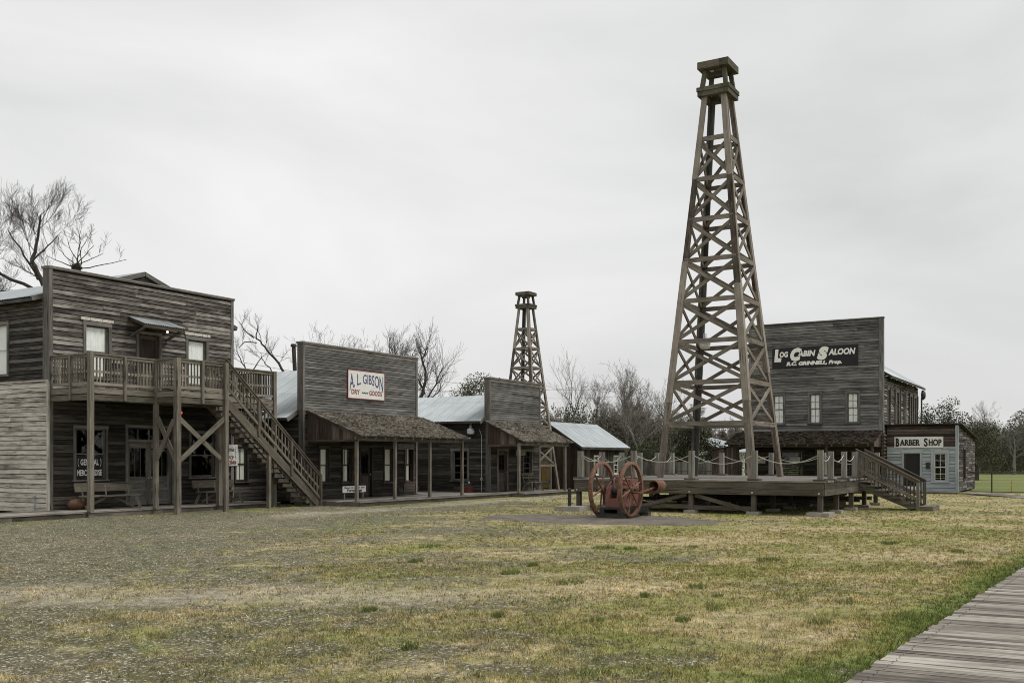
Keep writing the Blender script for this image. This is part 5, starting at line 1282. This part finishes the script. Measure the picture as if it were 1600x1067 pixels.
def at(px, d, z=0):
    s = (px - 800) / 1580 * d; C, S_ = math.cos(R(30.5)), math.sin(R(30.5)); return (C * d + S_ * s, S_ * d - C * s, z)
def leafcloud(name, blobs, n, size, mat, parent, seed=1, flat=.0):
    g = np.random.default_rng(seed); B_ = np.array(blobs, dtype=float); w = (B_[:, 3] * B_[:, 4] * B_[:, 5]) ** .67; idx = g.choice(len(B_), n, p=w / w.sum())
    d = g.normal(size=(n, 3)); d /= np.linalg.norm(d, axis=1)[:, None]; rr = g.random(n) ** .45
    c = B_[idx, :3] + d * rr[:, None] * B_[idx, 3:6]
    # clumping
    ph = np.sin(c[:, 0] * 2.1 + 1.3 * np.sin(c[:, 2] * 1.7)) * np.sin(c[:, 1] * 1.9 + c[:, 2]) * np.sin(c[:, 2] * 2.3 + c[:, 0])
    keep = ph > g.uniform(-.6, .35, n); c = c[keep]; n = len(c)
    u = g.normal(size=(n, 3)); u /= np.linalg.norm(u, axis=1)[:, None]; v = np.cross(u, g.normal(size=(n, 3))); v /= np.linalg.norm(v, axis=1)[:, None]
    s = size * g.uniform(.5, 1.3, n)[:, None]
    V = np.stack([c - u * s, c + v * s * .5, c + u * s, c - v * s * .5], 1).reshape(-1, 3); F = np.arange(4 * n).reshape(-1, 4)
    return npmesh(name, V, F, mat, parent)
# trees with hand-placed main limbs; a is sideways, z up
def limb_tree(name, label, loc, limbs, seed, sub=(1.6, 3.4), nsub=1, lv=2, mat='bark', bias=-.5, tw=.0048, group='bare winter trees'):
    r = thing(name, label, 'tree', loc, group); rg = random.Random(seed); T, Bs = [], []
    for pts, r0, r1 in limbs:
        Q = []
        for i in range(len(pts) - 1):
            for k in range(3):
                s_ = k / 3; Q.append((pts[i][0] + (pts[i + 1][0] - pts[i][0]) * s_ + rg.uniform(-.06, .06), pts[i][1] + (pts[i + 1][1] - pts[i][1]) * s_))
        Q.append(pts[-1]); off = rg.uniform(-.3, .3); P = [Vector((S_R[0] * a, S_R[1] * a, z)) + Vector((rg.uniform(-.05, .05) + off * (i > 0), rg.uniform(-.05, .05), 0)) for i, (a, z) in enumerate(Q)]
        for i in range(len(P) - 1):
            f0 = i / (len(P) - 1); f1 = (i + 1) / (len(P) - 1); ra = r0 + (r1 - r0) * f0; rb = r0 + (r1 - r0) * f1; T.append((*P[i], *P[i + 1], ra, rb))
            if f0 > .35:
                for _ in range(nsub if rg.random() < .8 else 0):
                    lx = rg.uniform(-1.3, .9) + bias * .3
                    t_, b_ = grow(rg, rg.uniform(*sub) * (1.2 - .4 * f0), min(.022, max(rb * .5, tw * 1.4)), lv, spread=1., up=.3, lean=(lx * S_R[0] + rg.uniform(-.6, .6), lx * S_R[1] + rg.uniform(-.6, .6)), first=.15, tw=tw, wig=.11)
                    o = P[i + 1]
                    for q in t_ + b_: Bs.append((q[0] + o.x, q[1] + o.y, q[2] + o.z, q[3] + o.x, q[4] + o.y, q[5] + o.z, q[6], q[7]))
    segs_mesh('trunk', T, mat, r, 7); segs_mesh('crown', Bs, mat, r, 3)
    return r
S_R = (math.sin(R(30.5)), -math.cos(R(30.5)))
limb_tree('bare_tree', 'big bare tree with long limbs rising left behind the general store', at(112, 47),
    [([(0.50, 0.00), (-0.01, 4.58), (-0.75, 8.65), (-1.50, 10.05), (-1.85, 11.05), (-1.65, 12.15), (-1.55, 13.15)], .2, .035), ([(-0.65, 8.45), (-1.95, 9.75), (-3.35, 10.35), (-4.75, 11.15), (-5.35, 12.25)], .1, .03),
     ([(-0.65, 8.45), (-1.95, 9.55), (-3.45, 9.55), (-5.15, 9.15)], .09, .03), ([(-0.26, 6.88), (-2.15, 8.45), (-3.45, 8.65), (-4.95, 8.45)], .09, .03), ([(-1.55, 10.15), (-2.45, 11.25), (-3.15, 12.45)], .06, .025), ([(-1.85, 10.85), (-1.15, 11.45), (-0.55, 12.15)], .05, .02), ([(-3.35, 10.35), (-3.75, 11.45), (-3.85, 12.65)], .05, .02)], 11, (2.0, 4.0), 1, 2)
limb_tree('bare_tree', 'low bare tree whose twigs fan up from a nest above the general store front', at(120, 50), [([(0, 0), (0, 6), (0, 11.1)], .1, .05)] + [([(0, 11.2), (dx * .5, 11.2 + h * .5), (dx, 11.2 + h)], .03, .012) for dx, h in ((-.9, 1.0), (-.6, 1.5), (-.1, 1.7), (.15, 1.9), (.6, 1.5), (1.0, 1.1), (1.5, .7), (2.2, .5), (-1.3, .6))], 5, (.8, 1.7), 1, 1)
t = MB(); rr = random.Random(5)
for _ in range(120):
    a = Vector((rr.gauss(0, 1), rr.gauss(0, 1), rr.gauss(0, .9))).normalized() * .2; b_ = Vector((rr.gauss(0, 1), rr.gauss(0, 1), rr.gauss(0, .9))).normalized() * .26; c = Vector(at(120, 50, 11.25)); t.cyl(c + a, c + b_, .012, .012, 4, False)
tag(t.build('bird_nest', 'bark'), 'dark round clump of twigs in the bare tree above the general store', 'nest')
limb_tree('bare_tree', 'bare tree with a curved leaning trunk in the gap right of the general store', at(441, 62), [([(.3, 0), (.2, 5.), (-.1, 7.0), (-.6, 8.0), (-1.3, 8.7), (-1.75, 9.2), (-1.7, 9.9)], .11, .03), ([(-1.75, 9.2), (-2.3, 9.7), (-2.6, 10.2)], .04, .02), ([(-1.5, 8.9), (-2.1, 8.95), (-2.5, 8.6)], .035, .02), ([(-.1, 6.6), (-.9, 7.4), (-1.4, 8.0)], .05, .02)], 21, (1.2, 2.4), 1, 1)
limb_tree('bare_tree', 'low bare tree with twisting limbs against the right edge of the general store', at(392, 60), [([(.2, 0), (.1, 5.), (-.2, 6.8), (-.6, 7.5), (-.9, 8.2)], .08, .02), ([(-.2, 6.8), (.3, 7.5), (.5, 8.)], .04, .02)], 22, (1.2, 2.4), 1, 1)
bare('bare_tree', 'small pale bare tree beside the utility pole', at(462, 75), 13., .14, 23, 'barkpale', levels=4)
bare('bare_tree', 'bare tree over the left part of the dry goods front', at(545, 66), 12., .13, 31, levels=4, group='bare winter trees')
bare('bare_tree', 'bare twiggy tree above the middle of the dry goods front', at(572, 70), 13.8, .15, 32, levels=4)
bare('bare_tree', 'bare tree above the right end of the dry goods front', at(612, 72), 13.0, .15, 33, levels=4)
limb_tree('bare_tree', 'tall bare tree beside the right edge of the dry goods front', at(636, 62), [([(0.00, 0.00), (0.00, 3.01), (0.30, 4.30), (1.10, 5.76), (1.30, 6.88), (1.10, 7.91), (1.40, 8.60)], .17, .03), ([(0.30, 4.30), (1.20, 5.16), (2.00, 6.36), (2.40, 7.40)], .08, .025), ([(0.70, 5.07), (1.70, 5.59), (2.30, 6.02)], .06, .02), ([(0.10, 3.87), (-0.60, 5.59), (-1.10, 6.88), (-1.20, 8.26)], .09, .025), ([(1.10, 5.76), (0.30, 7.05), (0.20, 8.26)], .06, .02), ([(0.30, 3.96), (1.40, 4.39), (2.20, 5.07)], .06, .02)], 38, (1.8, 3.4), 2, 1, bias=.4)
bare('bare_tree', 'slender pale bare tree rising above the dark thicket right of the small derrick', at(888, 95), 13.2, .12, 41, 'barkpale', levels=3, spread=.5)
bare('bare_tree', 'grey bare tree in the thicket above the tin-roofed barn', at(930, 92), 10.6, .16, 42, 'barkpale', levels=4)
bare('bare_tree', 'gnarled bare tree between the barn and the tall derrick', at(975, 80), 10.8, .16, 43, 'barkpale', levels=4)
bare('bare_tree', 'bare tree just left of the tall derrick leg', at(1002, 76), 9.8, .14, 44, 'barkpale', levels=4)
bare('bare_tree', 'bare tree seen through the left side of the tall derrick', at(1040, 84), 9.2, .17, 46, 'barkpale', levels=4)
bare('pale_dead_tree', 'short pale dead trunk behind the plank fence', at(1047, 66), 3.6, .09, 47, 'barkpale', levels=2, group=None, first=.5)
def leafy(name, label, loc, blobs, n, size, mat, trunk=(3, .2), seed=1, group=None, stems=0):
    r = thing(name, label, 'tree' if 'bush' not in name else 'bush', loc, group)
    rg = random.Random(seed); T, Bs = grow(rg, max(b[2] + b[5] for b in blobs) * 1.0, trunk[1], 3, spread=.9)
    segs_mesh('trunk', T + Bs, 'bark', r, 4); leafcloud('crown', blobs, n, size, mat, r, seed)
leafy('olive_tree', 'olive-green half-leafed tree above the tin roof of the small store', at(750, 88), [(0, 0, 7.7, 1.9, 1.9, 1.7), (-.8, 1.3, 7.2, 1.3, 1.3, 1.2), (.8, -1.3, 7.6, 1.4, 1.4, 1.3)], 9000, .085, 'leafolive', seed=51)
leafy('evergreen_bush', 'dark evergreen thicket behind the barn, beside the small derrick', at(895, 84), [(0, 0, 3., 3.5, 3.5, 3.5), (-2.5, 4, 2.8, 3.5, 4, 3.2), (2, -4, 2.5, 3.5, 4, 3.)], 26000, .10, 'leafdark', seed=52)
leafy('evergreen_bush', 'brownish bushy thicket above the right end of the barn roof', at(958, 82), [(0, 0, 2.6, 3, 3, 2.8), (1.8, -3, 2.2, 3, 3, 2.5)], 17000, .09, 'leafbrown', seed=53)
leafy('cedar_bush', 'dark green cedar behind the fence, seen between the derrick legs', at(1066, 72), [(0, 0, 2.3, 1.9, 1.9, 2.1), (.6, -.8, 3.4, 1.2, 1.2, 1.3)], 16000, .08, 'leafdark', seed=54)
leafy('cedar_bush', 'smaller dark cedar in front of the white shed', at(1118, 72), [(0, 0, 1.6, 1.1, 1.1, 1.6)], 6000, .08, 'leafdark', seed=55)
leafy('evergreen_bush', 'low dark bush behind the fence left of the derrick leg', at(1018, 74), [(0, 0, 1.6, 2.2, 2.2, 1.5), (-1.5, 2, 1.5, 1.6, 2, 1.4)], 12000, .08, 'leafdark', seed=59)
leafy('oak_tree', 'sparse leafy oak rising behind the barber shop roof', at(1497, 72), [(0, 0, 3.8, 1.7, 1.7, 1.4), (.3, -.5, 2.8, 2.2, 2.4, 1.9), (-.3, .6, 5.4, .8, .8, 1.2), (-.6, 1.5, 4.6, .9, 1.0, .9), (1, -2., 3.3, 1.2, 1.3, 1.4)], 12000, .075, 'leafdark', seed=56)
leafy('oak_tree', 'slim leafy tree between the saloon eave and the barber roof', at(1447, 78), [(0, 0, 5.0, .55, .55, 1.2), (0, 0, 3.9, 1.1, 1.3, 1.2), (-.4, .5, 2.8, 1.6, 1.8, 1.6)], 4200, .08, 'leafdark', seed=57)
leafy('oak_tree', 'drooping leafy tree in the right-hand gap beside the barber shop', at(1526, 84), [(0, 0, 2.9, 1.2, 1.3, 2.0), (.8, -1., 2.0, 1.2, 1.2, 1.5)], 7000, .08, 'leafolive', seed=58)
leafy('evergreen_bush', 'olive tree at the right edge of the picture beyond the field', at(1612, 118), [(0, 0, 4.6, 3.0, 3.0, 3.2)], 12000, .12, 'leafhaze', seed=60)
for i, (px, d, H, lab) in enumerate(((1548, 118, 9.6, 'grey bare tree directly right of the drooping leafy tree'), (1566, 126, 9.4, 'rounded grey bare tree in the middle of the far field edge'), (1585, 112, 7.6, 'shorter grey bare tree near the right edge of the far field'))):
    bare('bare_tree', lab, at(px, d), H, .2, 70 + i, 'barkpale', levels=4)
# far woodland: one mass of bare trunks, twigs and brush
def woodland():
    rg = random.Random(99); protos = [grow(random.Random(200 + i), 1., .016, 3, spread=.85, tw=.0012) for i in range(6)]
    arrs = [np.array(T + B_) for T, B_ in protos]; out_ = []
    bl = []
    spots = []
    for px, d0, d1, h0, h1, n in ((1480, 115, 165, 4.5, 8., 60), (1590, 112, 170, 4.5, 7.5, 60), (1700, 110, 170, 6, 10, 40), (900, 95, 120, 5, 8, 55), (1010, 88, 115, 5, 8.5, 60), (1100, 95, 125, 4.5, 6.2, 55), (1185, 100, 130, 5, 7.5, 20), (800, 110, 130, 4, 7, 20), (600, 110, 150, 6, 9, 40), (420, 110, 150, 6, 9, 50), (250, 100, 140, 6, 9, 30)):
        for _ in range(int(n * .72)): spots.append((px + rg.uniform(-65, 65), rg.uniform(d0, d1), rg.uniform(h0, h1)))
    for px, d, H in spots:
        a = arrs[rg.randrange(6)].copy(); th = rg.uniform(0, 6.28); c, s = math.cos(th), math.sin(th); L_ = np.array(at(px, d))
        for o in (0, 3):
            x, y = a[:, o].copy(), a[:, o + 1].copy(); w = rg.uniform(.8, 1.2)
            a[:, o] = (c * x - s * y) * H * w + L_[0]; a[:, o + 1] = (s * x + c * y) * H * w + L_[1]; a[:, o + 2] *= H
        a[:, 6:] = np.maximum(a[:, 6:] * H, .012); out_.append(a)
        if rg.random() < .75: bl.append((L_[0], L_[1], rg.uniform(.6, 2.2), rg.uniform(1.5, 4), rg.uniform(1.5, 4), rg.uniform(1.2, 2.8)))
    w = segs_mesh('woodland', np.concatenate(out_), 'barkhaze', None, 3); struct(w, 'stuff')
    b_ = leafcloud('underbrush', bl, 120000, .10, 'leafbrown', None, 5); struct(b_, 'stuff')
    bl2 = [(*at(px, d)[:2], 1.0, 3.5, 3.5, 1.6) for px, d in [(rg.uniform(1400, 1720), rg.uniform(115, 150)) for _ in range(22)] + [(rg.uniform(850, 1200), rg.uniform(88, 110)) for _ in range(22)]]
    b_ = leafcloud('undergrowth', bl2, 110000, .085, 'leafolive', None, 6); struct(b_, 'stuff')
    # very far tree line that closes the horizon
    bl3 = []
    for k in range(150):
        px = -200 + k * 13; d = rg.uniform(190, 260); L_ = at(px, d); bl3.append((L_[0], L_[1], rg.uniform(2, 4.), rg.uniform(8, 13), rg.uniform(8, 13), rg.uniform(3, 5.5)))
    b_ = leafcloud('tree_line', bl3, 120000, .42, 'leafhaze', None, 8); struct(b_, 'stuff')
woodland()
# utility pole and wires
up_ = thing('utility_pole', 'dark utility pole showing above the left end of the dry goods roof', 'utility pole', at(470, 60))
bx_, by_, _ = at(470, 60); t = MB(); t.cyl((bx_, by_, 0), (bx_ - .22, by_ + .36, 8.45), .13, .12, 10); t.cyl((bx_ - .22, by_ + .36, 8.45), (bx_ - .22, by_ + .36, 8.6), .19, .17, 10); t.build('pole', 'w_bark', up_)
t = MB()
for z, k in ((7.7, 0), (8.5, 1), (6.9, 2)):
    p0 = Vector(at(380, 62, z)); p1 = Vector(at(1000, 120, 9.4 + k * .9)); pts = []
    for i in range(31): s = i / 30; q = p0.lerp(p1, s); q.z -= 2.4 * 4 * s * (1 - s) * .5; pts.append(q)
    t.path(pts, .013, 3)
tag(t.build('power_lines', 'wire'), 'three thin sagging power lines crossing the sky behind the row', 'wires')

# ------------------------------------------------------------------ grass and stones (stuff)
def scatter():
    g = np.random.default_rng(4); C, S_ = math.cos(R(30.5)), math.sin(R(30.5)); P = []
    for d0, d1, dens in ((7.5, 12, 320), (12, 18, 160), (18, 26, 62), (26, 36, 24), (36, 52, 6)):
        area = (d1 * d1 - d0 * d0) * .54; n = int(area * dens); d = np.sqrt(g.uniform(d0 * d0, d1 * d1, n)); s = g.uniform(-.53, .53, n) * d
        P.append(np.stack([C * d + S_ * s, S_ * d - C * s, d], 1))
    P = np.concatenate(P); nb = 9; c0 = len(P); P = np.repeat(P, nb, 0); sp_ = np.repeat(g.uniform(.015, .075, c0), nb); a_ = g.uniform(0, 6.28, len(P)); r_ = np.sqrt(g.random(len(P))) * sp_
    P[:, 0] += r_ * np.cos(a_); P[:, 1] += r_ * np.sin(a_); th_ = np.repeat(g.uniform(.6, 1.5, c0), nb); keep_ = g.random(len(P)) < .9; P = np.concatenate([P, th_[:, None]], 1)[keep_]
    x, y, d, tall = P.T
    ok = (y > 2.24 - .0598 * x) & ~((x < 29) & (y > 27.3)) & ~((x > 30.1) & (x < 47) & (y > 23.7)) & ~(((x - 27.7) / 2.1) ** 2 + ((y - 13.3) / 3.75) ** 2 < 1) & ~((x > 32.3) & (x < 41.7) & (y > 7.7) & (y < 16.5) & (g.random(len(x)) < .7))
    # patchiness
    f = np.sin(x * .9 + 1.7 * np.sin(y * .7)) + np.sin(y * 1.3 + 1.1 * np.sin(x * .6)) + .8 * np.sin(x * 2.7 + y * 3.1) + (.5 * x - y) * .12 + 1.0
    near = np.abs(y - (2.24 - .0598 * x)) < .8
    ok &= (f > g.uniform(-1.8, 1.2, len(x))) | near; x, y, d, tall = x[ok], y[ok], d[ok], tall[ok]; near = near[ok]; n = len(x)
    h = g.uniform(.012, .042, n) * tall * np.where(near, 1.15, 1.) ; w = g.uniform(.0025, .005, n) * np.maximum(1, d / 11); th = g.uniform(0, 2 * np.pi, n); ln = g.uniform(.0, 1.1, n) * h; tl = g.uniform(0, 2 * np.pi, n)
    a = np.stack([x - w * np.cos(th), y - w * np.sin(th), np.zeros(n)], 1); b = np.stack([x + w * np.cos(th), y + w * np.sin(th), np.zeros(n)], 1); c = np.stack([x + ln * np.cos(tl), y + ln * np.sin(tl), h], 1)
    V = np.stack([a, b, c], 1).reshape(-1, 3); o = npmesh('grass', V, np.arange(3 * n).reshape(-1, 3), 'grass'); struct(o, 'stuff')
    # pale shell gravel
    P = []
    for d0, d1, dens in ((7.5, 14, 60), (14, 22, 26), (22, 34, 9), (34, 46, 3)):
        area = (d1 * d1 - d0 * d0) * .54; n = int(area * dens); d = np.sqrt(g.uniform(d0 * d0, d1 * d1, n)); s = g.uniform(-.53, .53, n) * d
        keep = g.random(n) < np.clip(.75 - (s / d) * 1.6, .04, 1)
        P.append(np.stack([C * d + S_ * s, S_ * d - C * s, d], 1)[keep])
    P = np.concatenate(P); x, y, d = P.T; ok = (y > 2.3 - .0598 * x) & ~((x < 29) & (y > 27.3)) & ~((x > 30.1) & (y > 23.7)); x, y, d = x[ok], y[ok], d[ok]; n = len(x)
    r = g.uniform(.003, .009, n) * np.where(g.random(n) < .04, 2., 1.) * np.maximum(1, d / 16); c = np.stack([x, y, r * .3], 1)
    D = np.array([[1, 0, 0], [0, 1, 0], [-1, 0, 0], [0, -1, 0], [0, 0, .7]]); th = g.uniform(0, 6.28, n); V = np.zeros((n, 5, 3))
    for k in range(5):
        e = g.uniform(.6, 1.3, n) * r; V[:, k, 0] = c[:, 0] + e * (D[k, 0] * np.cos(th) - D[k, 1] * np.sin(th)); V[:, k, 1] = c[:, 1] + e * (D[k, 0] * np.sin(th) + D[k, 1] * np.cos(th)); V[:, k, 2] = c[:, 2] + e * D[k, 2] - (0 if k == 4 else 1) * r * .3
    F = np.array([[0, 1, 4], [1, 2, 4], [2, 3, 4], [3, 0, 4]])[None] + (np.arange(n) * 5)[:, None, None]
    o = npmesh('gravel', V.reshape(-1, 3), F.reshape(-1, 3), 'pebble'); struct(o, 'stuff')
def pebble():
    m, t, b = newmat('pebble'); MATS['pebble'] = m; g = N(t, 'ShaderNodeNewGeometry')
    r = ramp(t, [(0., (.10, .09, .066)), (.6, (.20, .183, .14)), (1., (.56, .52, .43))]); t.links.new(g.outputs['Random Per Island'], r.inputs[0]); t.links.new(r.outputs[0], b.inputs['Base Color']); b.inputs['Roughness'].default_value = .9
pebble(); scatter()
def weeds():
    g = np.random.default_rng(12); n = 9000; x = g.uniform(6.5, 34, n); off = np.abs(g.normal(0, .11, n)); y = 2.24 - .0598 * x + off - .02
    cl = np.sin(x * 2.3) + np.sin(x * 5.1 + 1) + g.normal(0, .8, n); k = cl > -.3; x, y = x[k], y[k]; n = len(x)
    h = g.uniform(.03, .10, n); w = g.uniform(.003, .006, n) * np.maximum(1, x / 12); th = g.uniform(0, 6.28, n); lx = g.normal(0, .03, n); ly = -np.abs(g.normal(0, .05, n))
    V = np.stack([np.stack([x - w * np.cos(th), y - w * np.sin(th), np.zeros(n)], 1), np.stack([x + w * np.cos(th), y + w * np.sin(th), np.zeros(n)], 1), np.stack([x + lx, y + ly, h], 1)], 1).reshape(-1, 3)
    struct(npmesh('weeds', V, np.arange(3 * n).reshape(-1, 3), 'leafweed'), 'stuff')
    # dark green tufts scattered in the turf
    P = []
    for _ in range(46):
        d = g.uniform(8.5, 22); s_ = g.uniform(-.5, .45) * d; C, S_ = math.cos(R(30.5)), math.sin(R(30.5)); cx, cy = C * d + S_ * s_, S_ * d - C * s_
        if s_ < -.15 * d or cy < 2.6 - .06 * cx or cy > 23 or (cx > 31 and 7 < cy < 17): continue
        m_ = int(g.uniform(60, 260)); rr = g.uniform(.06, .28); a = g.uniform(0, 6.28, m_); r_ = rr * np.sqrt(g.random(m_)); P.append(np.stack([cx + r_ * np.cos(a) * 1.5, cy + r_ * np.sin(a), np.full(m_, d)], 1))
    P = np.concatenate(P); x, y, d = P.T; n = len(x); h = g.uniform(.03, .085, n); w = g.uniform(.003, .006, n) * np.maximum(1, d / 12); th = g.uniform(0, 6.28, n)
    V = np.stack([np.stack([x - w * np.cos(th), y - w * np.sin(th), np.zeros(n)], 1), np.stack([x + w * np.cos(th), y + w * np.sin(th), np.zeros(n)], 1), np.stack([x + g.normal(0, .025, n), y + g.normal(0, .025, n), h], 1)], 1).reshape(-1, 3)
    struct(npmesh('grass_tufts', V, np.arange(3 * n).reshape(-1, 3), 'leafweed'), 'stuff')
leafmat('leafweed', (.08, .11, .03), (.15, .185, .055), (.25, .26, .11))
weeds()
